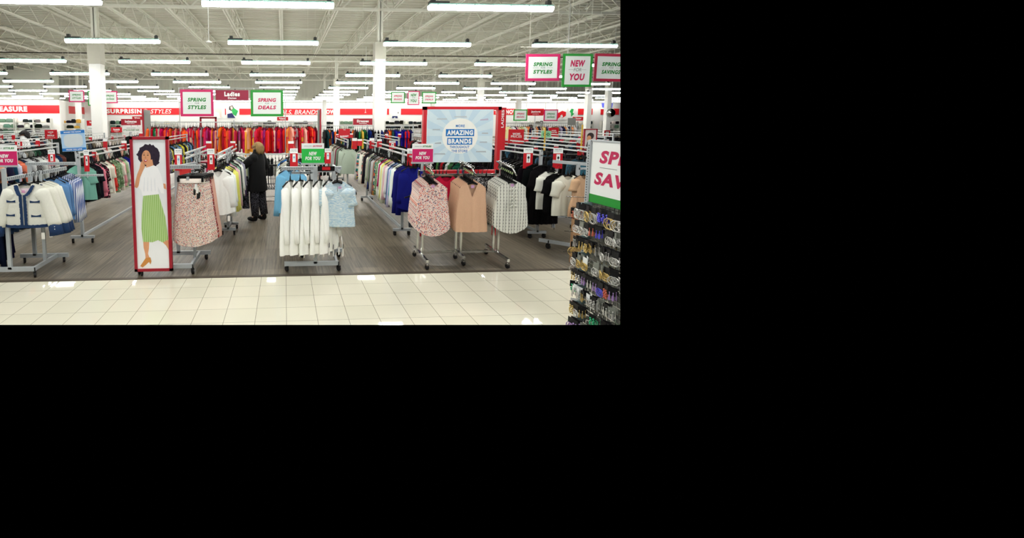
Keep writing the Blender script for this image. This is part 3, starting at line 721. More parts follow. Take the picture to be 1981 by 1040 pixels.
# mirror end panel and red posts
a = at(275, 211, 14.9); b = at(293, 275, 14.9)
t = thing('end_panel', 'grey mirror panel edged in dark red at the end of the red rail', 'end panel', ((a.x+b.x)/2, 14.9, 0)); hw = (b.x-a.x)/2
mb = MB(); mb.bb(-hw, -hw+.06, -.06, .3, 0, a.z); obj('red_edge', mb, DRED, t)
mb = MB(); mb.bb(-hw+.06, hw, -.03, 0, .1, a.z-.03); obj('panel', mb, GRAYGLASS, t)
a = at(614, 211, 14.9); b = at(620.5, 275, 14.9)
t = thing('end_panel', 'narrow mirror panel with dark red edge closing the red rail by the column', 'end panel', ((a.x+b.x)/2, 14.9, 0)); hw = (b.x-a.x)/2
mb = MB(); mb.bb(hw-.05, hw+.0, -.2, .3, 0, a.z); obj('red_edge', mb, DRED, t)
mb = MB(); mb.bb(-hw, hw-.05, -.1, -.07, .1, a.z-.03); obj('panel', mb, GRAYGLASS, t)
a = at(386, 226, 15.6); b = at(419, 236, 15.6)
mb = MB(); mb.bb(a.x, a.x+.06, 15.6, 15.66, 0, a.z); mb.bb(b.x-.06, b.x, 15.6, 15.66, 0, a.z); mb.bb(a.x, b.x, 15.6, 15.66, a.z-.06, a.z); 
tag(obj('stand_frame', mb, DRED), 'dark red frame top showing above the red garment rail', 'stand')

# dark dresses rail
DY = 17.0; dx0 = at(621, 243, DY).x; dx1 = at(800, 243, DY).x; dz = at(700, 243.5, DY).z
rack_x(dx0, dx1, DY, dz, 'long chrome rail of dark dresses behind the central column', None)
DK = [(16, 20, 22), (24, 60, 58), (20, 28, 80), (60, 24, 30), (90, 70, 60), (14, 40, 110), (230, 100, 30), (30, 34, 40), (34, 120, 70), (10, 10, 12), (60, 60, 70), (222, 180, 70)]
n = 40
for i in range(n):
    f = (i+.5)/n; c = DK[rnd.randrange(len(DK))]
    if i == n-2 or i == n-3: c = (196, 24, 34)
    if 31 < i < 37: c = (22, 20, 130)
    c = jit(c, 6, rnd)
    garment('dress', cloth(c), (dx0+.08+(dx1-dx0-.16)*f, DY, dz-.03), PI/2+rnd.uniform(-.5, .5), '%s dress on the rail behind the column, %s from the mirror panel' % (cname(c), ordn(i)), 'dark dresses on the rail behind the column', seed=rnd.randrange(3), lo=True, zsc=.95)
# pastel rail, far side
PY = 19.0; px0 = at(978, 238, PY).x; px1 = at(1118, 238, PY).x; pz = at(1050, 238, PY).z
rack_x(px0, px1, PY, pz, 'long rail of pastel garments below the small spring signs', None)
PA = [(240, 190, 180), (205, 190, 165), (170, 155, 200), (235, 150, 90), (225, 220, 150), (225, 225, 220), (30, 34, 60), (200, 90, 90), (150, 120, 90), (190, 190, 225)]
n = 36
for i in range(n):
    f = (i+.5)/n; c = jit(PA[rnd.randrange(len(PA))], 8, rnd)
    garment('t_shirt', cloth(c), (px0+.08+(px1-px0-.16)*f, PY, pz-.03), PI/2+rnd.uniform(-.6, .6), '%s T-shirt on the far pastel rail, %s from the red-framed stand' % (cname(c), ordn(i)), 'pastel garments on the far rail', seed=rnd.randrange(3), lo=True)

# ------------------------------------------------------------------ rows running into the depth
W_, CR, YE, LB, NV = (238, 240, 232), (226, 226, 208), (232, 226, 120), (160, 200, 225), (22, 24, 110)
def row(x, z, y0, y1, cols, kinds, name, pitch=.09, first=-.06, upto=None, rails=2, yaw=0.0, rackname=None, lo_from=9.0, tags=.0, zs=1.0, jy=.12, w=.5, inset=0.0):
    rack_y(x, y0, y1, z, rackname or ('straight garment rail of the %s row' % name), rails=rails, w=w, inset=inset)
    y = y0+first; i = 0; r = random.Random(int(x*100)+int(y0*10))
    while y < (upto or y1)-.06:
        c = cols[i] if i < len(cols) and cols[i] is not None else cols[r.randrange(len(cols))]
        kd = kinds[i % len(kinds)] if not isinstance(kinds, str) else kinds
        if isinstance(c, bpy.types.Material): m = c; cn = m.name.replace('_', ' ')
        else: c = jit(c, 5, r); m = cloth(c); cn = cname(c)
        garment(kd, m, (x+r.uniform(-.02, .02), y, z-.03), yaw+r.uniform(-jy, jy), '%s %s, %s from the aisle in the %s row' % (cn, KINDW.get(kd, kd), ordn(i), name), 'garments hanging on the %s row' % name, seed=r.randrange(3), lo=y > lo_from, zsc=zs*r.uniform(.94, 1.05), tagm=(.14, -.05, -.75) if r.random() < tags else None)
        y += pitch*r.uniform(.8, 1.2); i += 1
FLW = floral('white_and_rose_floral', (236, 226, 218), [(205, 90, 90), (120, 140, 90), (60, 60, 90), (225, 150, 130)], 38)
FLB = floral('black_and_pink_floral', (24, 24, 28), [(214, 90, 120), (230, 210, 200), (160, 40, 80)], 30, .3)
FLG = floral('green_floral', (120, 150, 110), [(60, 100, 60), (220, 225, 200), (90, 60, 50)], 30, .3)
FLBW = floral('black_and_white_speckled', (22, 22, 24), [(230, 230, 230), (180, 180, 180)], 60, .2)
MULTI = floral('multicoloured_print', (225, 215, 205), [(220, 70, 40), (20, 30, 100), (230, 150, 60), (40, 120, 110)], 9, .1, .6)
STRB = striped('white_and_blue_striped', (226, 232, 240), (60, 86, 150), 42, 0, .45)
BLST = striped('pale_blue_lined', (130, 190, 205), (190, 220, 225), 30, 0, .4)
# right-middle row, front section: navy blouses then pastels
row(1.97, 1.375, 6.55, 10.7, [NV, NV, NV, NV, W_, W_, BLST, (200, 190, 220), (40, 90, 140), W_, (220, 180, 190), CR, YE, YE, CR, (170, 30, 90), W_, FLG, MULTI, MULTI, (150, 110, 90), (190, 190, 185), (190, 190, 185), (20, 20, 24), (120, 140, 110), (40, 60, 110), (196, 150, 130), (176, 186, 160), W_, FLW, (30, 30, 34)],
    ['blouse', 'long_sleeve_top', 'long_sleeve_top'], 'pastel blouse', pitch=.1, inset=.5, w=.3, lo_from=9.5, zs=1.05, tags=.06)
row(1.62, 1.36, 11.0, 13.6, [(176, 196, 176), (176, 196, 176), (190, 190, 180), (30, 34, 30), (200, 160, 140), (120, 140, 120), (150, 30, 70), (40, 40, 44)], ['long_sleeve_top'], 'far sage blouse', pitch=.13, lo_from=8)
# middle-left rows
row(-.96, 1.375, 6.25, 8.7, [W_, W_, W_, YE, YE, YE, NV, (225, 190, 190), (190, 30, 60), (130, 160, 140), (20, 90, 60), (18, 18, 20), W_, (210, 205, 195), (150, 150, 160), (90, 70, 110)], ['blouse', 'long_sleeve_top'], 'white and yellow blouse', pitch=.12, inset=1.0, w=.26, lo_from=9, tags=.3, zs=.98)
row(-1.42, 1.39, 6.3, 8.0, [(200, 60, 60), FLBW, (190, 40, 90), (90, 60, 50), FLB, (196, 160, 140), FLBW, (225, 225, 220)], ['folded_trousers'], 'folded bottoms', pitch=.12, inset=.7, w=.2, lo_from=4)
row(.10, 1.36, 6.35, 8.6, [(120, 180, 215), (40, 110, 190), W_, (190, 200, 190), (215, 215, 205), W_, (170, 180, 170), (190, 190, 185)], ['long_sleeve_top', 'blouse'], 'blue and white blouse', pitch=.12, inset=.9, w=.24, lo_from=9)
# teal row by the first column
row(-3.2, 1.36, 6.9, 9.9, [(120, 178, 158), (28, 24, 30), (28, 24, 30), (226, 130, 150), FLB, CR, CR, (220, 60, 50), FLG, FLG, (216, 214, 200), (226, 150, 160), (150, 180, 130), (190, 200, 180), NV, (20, 20, 26), (30, 34, 60)], ['t_shirt', 'blouse'], 'teal and floral blouse', pitch=.13, w=.36, first=.1, lo_from=9, zs=.92)
row(-3.0, 1.42, 10.6, 13.6, [(30, 34, 50), (80, 100, 120), FLBW, (200, 190, 60), (20, 20, 24), (90, 130, 170)], ['t_shirt'], 'dark T-shirt', pitch=.16, lo_from=4)
row(-4.75, 1.38, 6.7, 9.4, [(16, 30, 24), (190, 186, 180), (110, 100, 60), (90, 60, 50), (214, 130, 90), (28, 30, 60), (20, 60, 80), (196, 200, 225), (214, 110, 80), (20, 40, 70), (200, 205, 200), FLBW], ['long_sleeve_top', 't_shirt'], 'rust shirt', pitch=.15, lo_from=7.3, zs=.9)
row(-4.75, 1.38, 10.0, 13.2, [(20, 24, 24), (70, 90, 70), (190, 190, 185), (30, 34, 40), (120, 40, 50), (225, 170, 150)], ['t_shirt'], 'second dark T-shirt', pitch=.17, lo_from=4)
row(-6.45, 1.38, 9.2, 12.2, [(30, 60, 44), (20, 24, 24), (60, 90, 70), (180, 184, 180), (120, 120, 110)], ['t_shirt'], 'dark green shirt', pitch=.17, lo_from=4)
row(-6.45, 1.4, 13, 16, [(24, 26, 28), (120, 110, 90), (200, 196, 190), (60, 70, 80)], ['t_shirt'], 'charcoal shirt', pitch=.2, lo_from=4)
row(-8.3, 1.4, 12.4, 15.6, [(24, 26, 28), (40, 70, 60), (180, 176, 170), (100, 40, 50), (60, 80, 110)], ['t_shirt'], 'mixed dark shirt', pitch=.2, lo_from=4)
row(-8.3, 1.42, 16.4, 20, [(24, 26, 28), (140, 130, 110), (196, 192, 186), (60, 60, 64)], ['t_shirt'], 'grey and black shirt', pitch=.26, lo_from=4)
row(-10.4, 1.42, 16, 20, [(24, 26, 28), (120, 110, 90), (200, 196, 190), (40, 80, 90)], ['blouse'], 'far charcoal blouse', pitch=.26, lo_from=4)
row(-5.9, 1.45, 17, 21, [(24, 26, 28), (60, 90, 170), (200, 196, 190), (170, 30, 40)], ['t_shirt'], 'Intimates sign', pitch=.3, lo_from=4)
# right side: dark rows
BKS = [(14, 14, 16), (14, 14, 16), (22, 24, 28), (14, 14, 16), (34, 40, 50), (10, 10, 12), (40, 70, 90)]
row(3.2, 1.36, 7.2, 10.3, [(12, 12, 14), FLBW, (22, 90, 60), (14, 14, 16), (60, 110, 60), (200, 200, 196), (12, 12, 14), (150, 20, 30), (20, 24, 30)], ['t_shirt', 'blouse'], 'black and green blouse', pitch=.14, inset=.4, w=.3, lo_from=8.5)
row(4.15, 1.37, 6.75, 10.6, [(8, 8, 10)]*6+[(14, 14, 16), (24, 30, 40)], ['dress', 'long_sleeve_top'], 'long black dress', pitch=.14, w=.3, lo_from=7.6)
row(5.35, 1.38, 7.3, 11.3, [(50, 86, 104), (16, 18, 24), (46, 80, 100), (12, 12, 14), (14, 14, 16), (20, 26, 40)], ['trousers', 'trousers', 'long_sleeve_top'], 'jeans and black trousers', pitch=.17, lo_from=7.6)
row(6.9, 1.4, 9.2, 13, BKS+[(60, 30, 60)], ['t_shirt'], 'black shirt', pitch=.19, lo_from=4)
row(8.5, 1.4, 11, 15, BKS+[(120, 120, 116)], ['t_shirt'], 'far black shirt', pitch=.2, lo_from=4)
row(10.3, 1.42, 13, 17.5, BKS+[(150, 150, 140), (190, 60, 70)], ['t_shirt'], 'black and grey shirt', pitch=.24, lo_from=4)
row(12.6, 1.42, 15.5, 20, BKS+[(190, 190, 186), (200, 60, 80)], ['blouse'], 'grey and pink blouse', pitch=.28, lo_from=4)
row(4.3, 1.4, 11.6, 14.4, [(14, 14, 16), (120, 20, 34), (200, 196, 190), (40, 60, 100)], ['t_shirt'], 'far mixed blouse', pitch=.2, lo_from=4)
row(3.0, 1.4, 11.2, 14.2, [(14, 14, 16), (24, 26, 30), (190, 200, 196), (14, 14, 16)], ['blouse'], 'far black blouse', pitch=.2, lo_from=4)
# low two-tier rails behind the shopper
for zz, nm in ((1.0, 'upper'), (.76, 'lower')):
    pass
rack_x(-2.5, 1.25, 11.2, 1.06, 'low rail of small black garments beyond the shopping cart', None, nposts=3)
for i in range(40):
    garment('folded_trousers', cloth(jit((14, 16, 16) if i % 4 else (170, 172, 165), 4, rnd)), (-2.42+.091*i, 11.2, 1.03), PI/2+rnd.uniform(-.5, .5), 'small folded item on the low rail beyond the cart, %s from the first column side' % ordn(i), 'small garments on the low rail', lo=True, zsc=.8)

# ------------------------------------------------------------------ price signs along the rails
PS = [(100, 290, 6.3, 15, 30, 'dark', 'over the striped tops near the pink sign'), (167.5, 289.5, 6.8, 12, 42, 'dark', 'hanging in front of the teal top'), (345, 288, 5.9, 15.5, 42, 'blue', 'by the top corner of the tall poster'), (408, 287.5, 6.1, 15, 41, 'dark', 'behind the floral skirt'),
      (634, 287, 6.0, 11.5, 29, 'blue', 'beside the green sign, column side'), (568.5, 287, 6.0, 15, 36, 'blue', 'beside the green sign, shopper side'), (793, 287, 6.5, 10, 39, 'dark', 'at the aisle end of the pastel blouses'), (1021.5, 285.5, 6.9, 16, 40, 'dark', 'standing over the black dresses, nearer the red frame'),
      (1079, 286, 6.9, 16, 40, 'dark', 'standing over the black dresses, nearer the white T-shirts')]
for (u, v, Y, wp, hp, pic, lb) in PS: price_sign(u, v, Y, wp, hp, pic, 'white card over red picture card, '+lb)
PS2 = [(404, 273, 7.9, 11, 16), (450.5, 273, 8.3, 10, 14), (563, 273, 8.0, 11, 18), (686, 267, 10.9, 9, 21), (696, 269, 9.8, 9, 13), (719.5, 267, 10.2, 9, 20), (734, 269, 9.6, 9, 16), (759, 272, 8.0, 12, 16), (748, 259, 13.5, 6, 8), (773, 258.5, 13.8, 6, 8), (653, 259, 13.3, 6, 7), (679, 258, 13.4, 7, 8),
       (26, 258, 11.5, 7, 12), (73, 268, 8.8, 9, 15), (36, 269, 8.2, 15, 18), (3, 258, 11.8, 7, 11), (203.5, 268, 8.6, 9, 21), (240, 272, 8.0, 11, 19), (272.5, 256, 12.5, 7, 8), (182, 290, 7.6, 8, 14), (978, 268, 10.2, 8, 16), (1037, 283, 8.2, 7, 9), (1076, 281, 8.0, 8, 9), (1120, 272, 8.9, 8, 15), (1121, 289, 7.3, 7, 11), (1172, 269, 10.2, 11, 9), (1018, 269, 10.5, 8, 5), (1064, 245, 15.5, 5, 6), (240, 260, 11.9, 5, 7), (217, 262, 11.2, 5, 7), (175, 263, 11.0, 6, 9)]
for i, (u, v, Y, wp, hp) in enumerate(PS2):
    side = 'the teal rows' if u < 300 else 'the red rail' if u < 600 else 'the pastel row' if u < 800 else 'the dark rows'
    price_sign(u, v, Y, wp, hp, 'dark', 'small white-topped red price sign on %s, %s counted along them' % (side, ordn(i)))
# ------------------------------------------------------------------ front garment stands (grey, square base, arms at two heights)
def quad_stand(label, xc, y0=5.43, y1=5.98, arms=()):
    t = thing('garment_stand', label, 'clothes rack', (xc, (y0+y1)/2, 0)); a, b = y0-(y0+y1)/2, y1-(y0+y1)/2
    Z = .10
    mb = MB(); mb.bar((-.37, a, Z), (.33, a, Z), .03, .055); obj('base_bar', mb, GREY, t)
    mb = MB(); mb.bar((-.17, b, Z), (.46, b, Z), .03, .055); obj('base_bar', mb, GREY, t)
    mb = MB(); mb.bar((.31, a, Z), (.31, b+.02, Z), .03, .05); obj('base_bar', mb, GREY, t)
    for (x, y) in ((-.34, a), (.33, a-.02), (-.12, b), (.40, b)): caster(x, y, t, .037, ang=.5)
    for (x, y, z, w_) in ((.03, a, 1.36, .045), (.30, 0, 1.3, .036), (.02, b, 1.36, .045)):
        mb = MB(); mb.bar((x, y, Z), (x, y, z), w_, .03); obj('post', mb, GREY, t)
    for (p, q, w_, h_) in arms:
        mb = MB(); mb.bar(p, q, w_, h_)
        o = obj('arm', mb, GREY, t)
        p, q = Vector(p), Vector(q); L_ = (q-p).length; n_ = int(L_/.022); mb = MB(); d = (q-p)/L_
        for k in range(n_):
            c_ = p+d*(.012+k*.022); nx = Vector((-d.y, d.x, 0))*-(w_/2+.0008)
            if nx.y > 0: nx = -nx
            mb.box(c_.x+nx.x, c_.y+nx.y, c_.z, .009 if abs(d.x) > .5 else .0015, .0015 if abs(d.x) > .5 else .009, h_*.55)
        obj('slot', mb, mat('slot_grey', (120, 124, 126), .6), o)
    return t
ca = quad_stand('grey wheeled garment stand holding the white and blue jackets', -3.43, arms=(((-.4, -.27, 1.335), (-.02, -.27, 1.335), .03, .035), ((-.02, .27, 1.36), (.62, .27, 1.36), .03, .04), ((.02, -.27, 1.22), (.5, .27, 1.30), .03, .045), ((.9-.2, .1, 1.22), (1.05, .1, 1.22), .025, .025)))
cb = quad_stand('grey wheeled garment stand holding the pleated floral skirts', -1.5, arms=(((-.05, -.1, 1.345), (.42, -.1, 1.345), .035, .05), ((.30, -.3, 1.22), (.30, .3, 1.22), .03, .04), ((-.3, -.25, 1.28), (.3, .2, 1.36), .03, .04)))
cc = quad_stand('grey wheeled garment stand holding the long white cardigans', .36, arms=(((-.4, -.27, 1.335), (.36, -.27, 1.335), .035, .045), ((-.27, -.2, 1.27), (.0, -.2, 1.27), .025, .03), ((.32, -.34, 1.30), (.32, .3, 1.30), .03, .04)))

# tweed jackets with denim-blue trim
TW = mat('cream_tweed', (226, 226, 214), .95, nscale=220, noise=.22); DENIM = mat('denim_trim', (20, 48, 86), .9, nscale=160, noise=.3); DENL = mat('denim_light', (92, 136, 184), .9, nscale=160, noise=.25)
def jacket(loc, rz, label, m=TW, trim=DENIM, first=False, sc=1):
    mb = MB(); top = -.115; L = .60; ws = .215; wh = .235; nc, nr = 24, 14
    body_rings(mb, L, ws, wh, .1, .32, .11, 4, nc, nr, top=top, slope=.045, amp=.006, freq=3, sq=.6)
    for s in (-1, 1): sleeve(mb, s, ws+.01, -.15, .40, R(27), .085, .068, 14, R(14), fwd=.06, flat=.7, segs=8)
    j = obj('jacket', mb, m); j.location = loc; j.rotation_euler = (0, 0, rz); j.scale = (1.13, 1, 1.09); tag(j, label, 'jacket', None)
    link('hanger', HANG, BLACKP, j)
    yF = -.072
    def strip(name, pts, wd, mt, y=yF):
        q = MB()
        for i in range(len(pts)-1):
            (xa, za), (xb, zb) = pts[i], pts[i+1]
            ya = y+.048*(abs(xa)/.24)**3; yb = y+.048*(abs(xb)/.24)**3
            q.bar((xa, ya, za), (xb, yb, zb), wd if abs(xa-xb) > abs(za-zb) else .014, .014 if abs(xa-xb) > abs(za-zb) else .014)
        return q
    # placket, neck and hem trim (wavy fringed ribbons)
    r = random.Random(5); q = MB()
    for s in (-1, 1):
        P = []; n = 26
        for k in range(n+1):
            z = -.235-(L-.245)*k/n; P += [(s*.006, yF-.004, z), (s*(.038+r.uniform(-.003, .004)), yF-.002, z)]
        q.add(P, [(2*k, 2*k+1, 2*k+3, 2*k+2) for k in range(n)])
        P = []; n = 16
        for k in range(n+1):
            t = k/n; x = s*(.012+.072*t**.8); z = -.235+.112*t**1.6; w_ = .034+r.uniform(-.003, .004); P += [(x-s*.012, yF+.002+.05*t, z-.004), (x+s*w_*.8, yF-.004+.045*t, z-w_*.35)]
        q.add(P, [(2*k, 2*k+1, 2*k+3, 2*k+2) for k in range(n)])
    obj('placket_trim', q, trim, j)
    q = MB(); P = []; n = 30
    for k in range(n+1):
        x = -.232+.464*k/n; y = yF-.004+.062*(abs(x)/.235)**4; P += [(x, y, -L+.028+r.uniform(-.003, .003)), (x, y, -L-.006)]
    q.add(P, [(2*k, 2*k+1, 2*k+3, 2*k+2) for k in range(n)]); obj('hem_trim', q, trim, j)
    for (px_, pz_) in ((-.125, -.305), (.125, -.31), (-.14, -.46), (.13, -.47)):
        q = MB(); P = []; n = 12
        for k in range(n+1):
            x = px_-.05+.1*k/n; e = abs(k/n-.5)*2; h_ = .008+.007*e**2; y = yF-.006+.03*(abs(x)/.24)**3; P += [(x, y, pz_+h_-.004*math.sin(PI*k/n)), (x, y, pz_-h_-.004*math.sin(PI*k/n))]
        q.add(P, [(2*k, 2*k+1, 2*k+3, 2*k+2) for k in range(n)]); obj('pocket_trim', q, trim, j)
    for s in (-1, 1):
        a0 = R(27); x, z, y = s*(ws+.01-.064), -.15-.068, 0.; a = a0
        for i in range(8): x += s*math.sin(a)*.05; z -= math.cos(a)*.05; a -= R(14)/8; y -= .06*.05
        q = MB(); q.tube([(x-s*math.sin(a)*.02, y, z+.02), (x+s*math.sin(a)*.05, y-.01, z-.05), (x+s*math.sin(a)*.09, y-.015, z-.105)], [.07, .073, .078], 14, ry=.72)
        cf = obj('cuff', q, trim, j)
        q = MB()
        for k in range(4): q.ball((x+s*.02, y-.058, z-.0-.028*k), .0055, .004, .0055, 8, 5)
        obj('button', q, CARD, cf)
    q = MB()
    body_rings(q, .3, .085, .085, .03, 2, 0, 1, 10, 4, top=-.17, slope=0, amp=.001); obj('lining', q, mat('lining_pale_pink', (222, 205, 212), .8), j)
    if first:
        q = MB(); q.box(0, yF+.02, -.2, .035, .002, .028); obj('neck_label', q, mat('label_pink', (215, 150, 190), .7), j)
    tt = link('price_tag', TAGM, PRICE, j); tt.location = (.17, -.03, -L-.07)
    return j
JL = [(-3.15, 5.42, 1.30), (-3.11, 5.53, 1.295), (-3.12, 5.64, 1.29), (-3.13, 5.74, 1.29)]
jl = ['cream tweed jacket with fringed blue trim, frontmost on the jacket stand', 'cream tweed jacket directly behind the frontmost jacket', 'cream tweed jacket third in the jacket stack', 'pale tweed jacket deepest in the jacket stack']
for i, p in enumerate(JL): jacket(p, R(-2-3*i), jl[i], first=(i == 0))
garment('blouse', DENL, (-3.08, 5.86, 1.29), R(4), 'light blue denim top between the tweed jackets and the striped tops', seed=1)
garment('blouse', DENL, (-3.09, 5.96, 1.29), R(4), 'second light blue denim top beside the striped tops', seed=2)
for i in range(5):
    garment('long_sleeve_top', STRB, (-3.10-.015*i, 6.08+.08*i, 1.29), R(6), 'blue and white striped top, %s behind the denim tops' % ordn(i), 'striped tops behind the jackets', seed=i % 3, zsc=.95)
for i in range(7):
    garment('long_sleeve_top' if i < 3 else 'blouse', cloth(jit((16, 20, 48), 6)), (-4.0+.09*i, 5.62+.05*i, 1.24-(.38 if i < 4 else 0)), R(-20), 'navy garment on the far arm of the jacket stand, %s in the group' % ordn(i), 'navy garments behind the jackets', seed=i % 3)

# pink NEW FOR YOU sign on the jacket stand and its like
def new_for_you(u0, u1, v0, vm, v1, Y, colm, w3, w3m, label, post=.16):
    t = sign('rack_sign', u0, u1, v0, v1, Y, colm, label, 'sign', [], bw=0, face=CARD, th=.008)
    a = at(u0, v0, Y); b = at(u1, v1, Y); zb = at((u0+u1)/2, v1, Y).z; zm = at((u0+u1)/2, vm, Y).z-zb; zt = at((u0+u1)/2, v0, Y).z-zb; wd = at(u1, (v0+v1)/2, Y).x-at(u0, (v0+v1)/2, Y).x
    q = MB(); q.bb(-wd/2, wd/2, -.0055, -.0045, 0.0, zm); cf = obj('colour_field', q, colm, t)
    letters('NEW', 0, zm*.66, wd*.36, zm*.26, -.0065, CARD, t, .05, .2); letters('FOR YOU', 0, zm*.33, wd*.68, zm*.25, -.0065, CARD, t, .05, .2)
    letters('SPRING FOR', -wd*.22, (zm+zt)/2, wd*.34, (zt-zm)*.16, -.0055, GREYINK, t, 0, .2); letters(w3, wd*.2, (zm+zt)/2, wd*.42, (zt-zm)*.32, -.0055, w3m, t, .05, .2)
    q = MB(); q.bb(-wd/2-.01, wd/2+.01, -.01, .01, -.022, 0); q.bar((0, .004, -post), (0, .004, 0), .03, .02); obj('sign_holder', q, GREY, t)
    return t
new_for_you(-17, 33.5, 280.5, 292.5, 319.5, 5.44, PINK, 'STYLES', GI, 'magenta NEW FOR YOU sign over the jacket stand', .03)
new_for_you(583.5, 627, 277, 287.5, 315, 5.46, BGREEN, 'SAVINGS', PI_, 'bright green NEW FOR YOU sign over the white cardigans', .05)
new_for_you(797.5, 837.5, 278, 288, 313, 5.56, PINK, 'STYLES', GI, 'magenta NEW FOR YOU sign over the chrome stand of sleeveless tops', .12)

# pleated floral skirts
SKF = floral('ivory_red_floral', (232, 220, 206), [(200, 50, 50), (225, 120, 90), (40, 70, 110), (196, 90, 110), (110, 130, 90)], 72, .12, .38)
SKR = floral('rust_floral', (150, 50, 48), [(220, 200, 190), (60, 60, 70)], 58, .2)
for i in range(7):
    m = SKF if i < 4 else SKR if i == 4 else cloth((214, 168, 150))
    garment('skirt', m, (-1.165+.012*i, 5.44+.045*i, 1.30), R(-3), ['ivory pleated skirt with small red flowers, frontmost on its stand', 'ivory floral skirt right behind the frontmost one', 'ivory floral skirt third in the skirt stack', 'ivory floral skirt fourth in the skirt stack', 'rust red floral skirt behind the ivory ones', 'peach pink skirt behind the rust one', 'deepest peach pink skirt in the skirt stack'][i], None, seed=i % 3, zsc=1.02, sc=.96)
sk0 = [o for o in C.objects if o.name == 'skirt'][0]
mb = MB(); body_rings(mb, .135, .174, .178, .075, 2, 0, 3, 14, 2, top=-.083, slope=0, amp=.001); obj('waistband', mb, cloth((236, 226, 214)), sk0)
for (x, z, m_) in ((.08, -.16, CARD), (.1, -.2, PRICE), (.06, -.22, BLK), (.105, -.27, BLK), (.125, -.26, BLK)):
    q = MB(); q.bb(-.014, .014, -.001, .001, -.075, 0); p = obj('price_tag', q, m_, sk0); p.location = (x, -.075, z+.02); p.rotation_euler = (0, x*2-.1, 0)

# ------------------------------------------------------------------ long white cardigans and the pale blue T-shirt
CDW = mat('white_knit', (250, 250, 244), .95, nscale=120, noise=.05)
for i in range(5):
    c = garment('cardigan', CDW, (.07+.125*i, 5.42+.01*i, 1.30), R(58), 'long white cardigan with hanging ties, %s along the arm from the shopper side' % ordn(i), 'long white cardigans on the central stand', seed=i % 3)
    for k, (x, y, z) in enumerate(((-.05, -.16, -.96), (.03, -.18, -1.0))):
        q = MB(); q.tube([(x, y+.02, z+.16), (x, y, z)], .012, 6, ry=.3); tt = obj('tie', q, CDW, c)
        q = MB(); q.bb(x-.018, x+.018, y-.004, y-.003, z-.1, z); q2 = obj('price_tag', q, PRICE, c)
        q = MB(); q.bb(x-.008, x+.008, y-.0055, y-.0045, z+.0, z+.06); obj('black_cord', q, BLK, c)
PBL = striped('pale_blue_white_space_dyed', (226, 234, 232), (150, 190, 214), 38, 2, .45, wob=.3)
ts = garment('t_shirt', PBL, (.655, 5.33, 1.275), R(-4), 'pale blue and white space-dyed T-shirt facing the tiled aisle', None, seed=1, zsc=.90)
q = MB(); q.box(.03, -.043, -.185, .04, .002, .03); obj('neck_label', q, mat('label_lilac', (196, 150, 190), .7), ts)
q = MB(); q.bb(-.003, .003, -.045, -.043, -.24, -.17); obj('keyhole', q, GREYINK, ts)
for i in range(3): garment('t_shirt', PBL if i < 1 else cloth((232, 230, 220)), (.67+.006*i, 5.42+.08*i, 1.27), R(-4), ['second pale blue T-shirt behind the frontmost one', 'cream T-shirt behind the pale blue ones', 'deepest cream T-shirt on the central stand'][i], None, seed=2, zsc=.93+.03*i)
q = thing('size_plate', 'small black and red size plate under the green sign', 'size plate', at(631, 326, 5.3)); mb = MB(); mb.bb(-.105, .105, -.004, .004, -.03, .03); obj('plate', mb, BLACKP, q)
mb = MB(); mb.bb(-.05, .05, -.0055, -.0045, -.018, .022); obj('red_field', mb, RED, q)
mb = MB(); mb.bb(-.11, .11, .005, .015, -.045, -.032); mb.bar((0, .01, -.04), (0, .03, .05), .02, .01); obj('bracket', mb, GREY, q)

# ------------------------------------------------------------------ chrome stand with three arms of sleeveless tops
TF = [(1.845, 5.37, 5.96), (2.385, 5.5, 5.82), (2.915, 5.35, 6.0)]
ch = thing('chrome_garment_stand', 'three-armed chrome stand on T-shaped feet holding sleeveless tops', 'clothes rack', (2.385, 5.68, 0))
for (x, ya, yb) in TF:
    X = x-2.385; A, B = ya-5.68, yb-5.68
    mb = MB(); mb.bar((X, A, .115), (X, B, .135), .03, .035); obj('foot', mb, CHROME, ch)
    caster(X, A+.02, ch, .034, hood=CHROME); caster(X, B-.02, ch, .034, hood=CHROME)
    for s in (-1, 1):
        mb = MB(); mb.bar((X+s*.035, .03, .12), (X+s*.035, .03, 1.27), .025, .025); obj('post', mb, CHROME, ch)
    mb = MB(); mb.bar((X+.02, .06, 1.29), (X-.02, -.06, 1.37), .03, .03); mb.tube([(X-.02, .05, 1.38), (X+.01, -.3, 1.33), (X+.03, -.38, 1.24)], .012, 6)
    for k in range(7): mb.ring((X-.015+.006*k, .0-.05*k, 1.375-.006*k), .02, .004, 'y', 10, 4)
    obj('arm', mb, CHROME, ch)
mb = MB(); mb.bar((-.54, .03, .13), (.53, .03, .13), .02, .03); obj('crossbar', mb, CHROME, ch)
mb = MB(); mb.bar((-.54, .03, 1.2), (.53, .03, 1.2), .02, .03); obj('crossbar', mb, CHROME, ch)
TK1 = floral('ivory_pink_navy_floral', (232, 214, 204), [(205, 96, 88), (226, 140, 110), (54, 60, 96), (210, 120, 120), (120, 110, 120)], 52, .15, .4)
BEI = cloth((212, 172, 142)); TK3 = striped('white_with_black_lozenge_stripes', (216, 216, 206), (66, 66, 66), 24, 0, .10, dots=24)
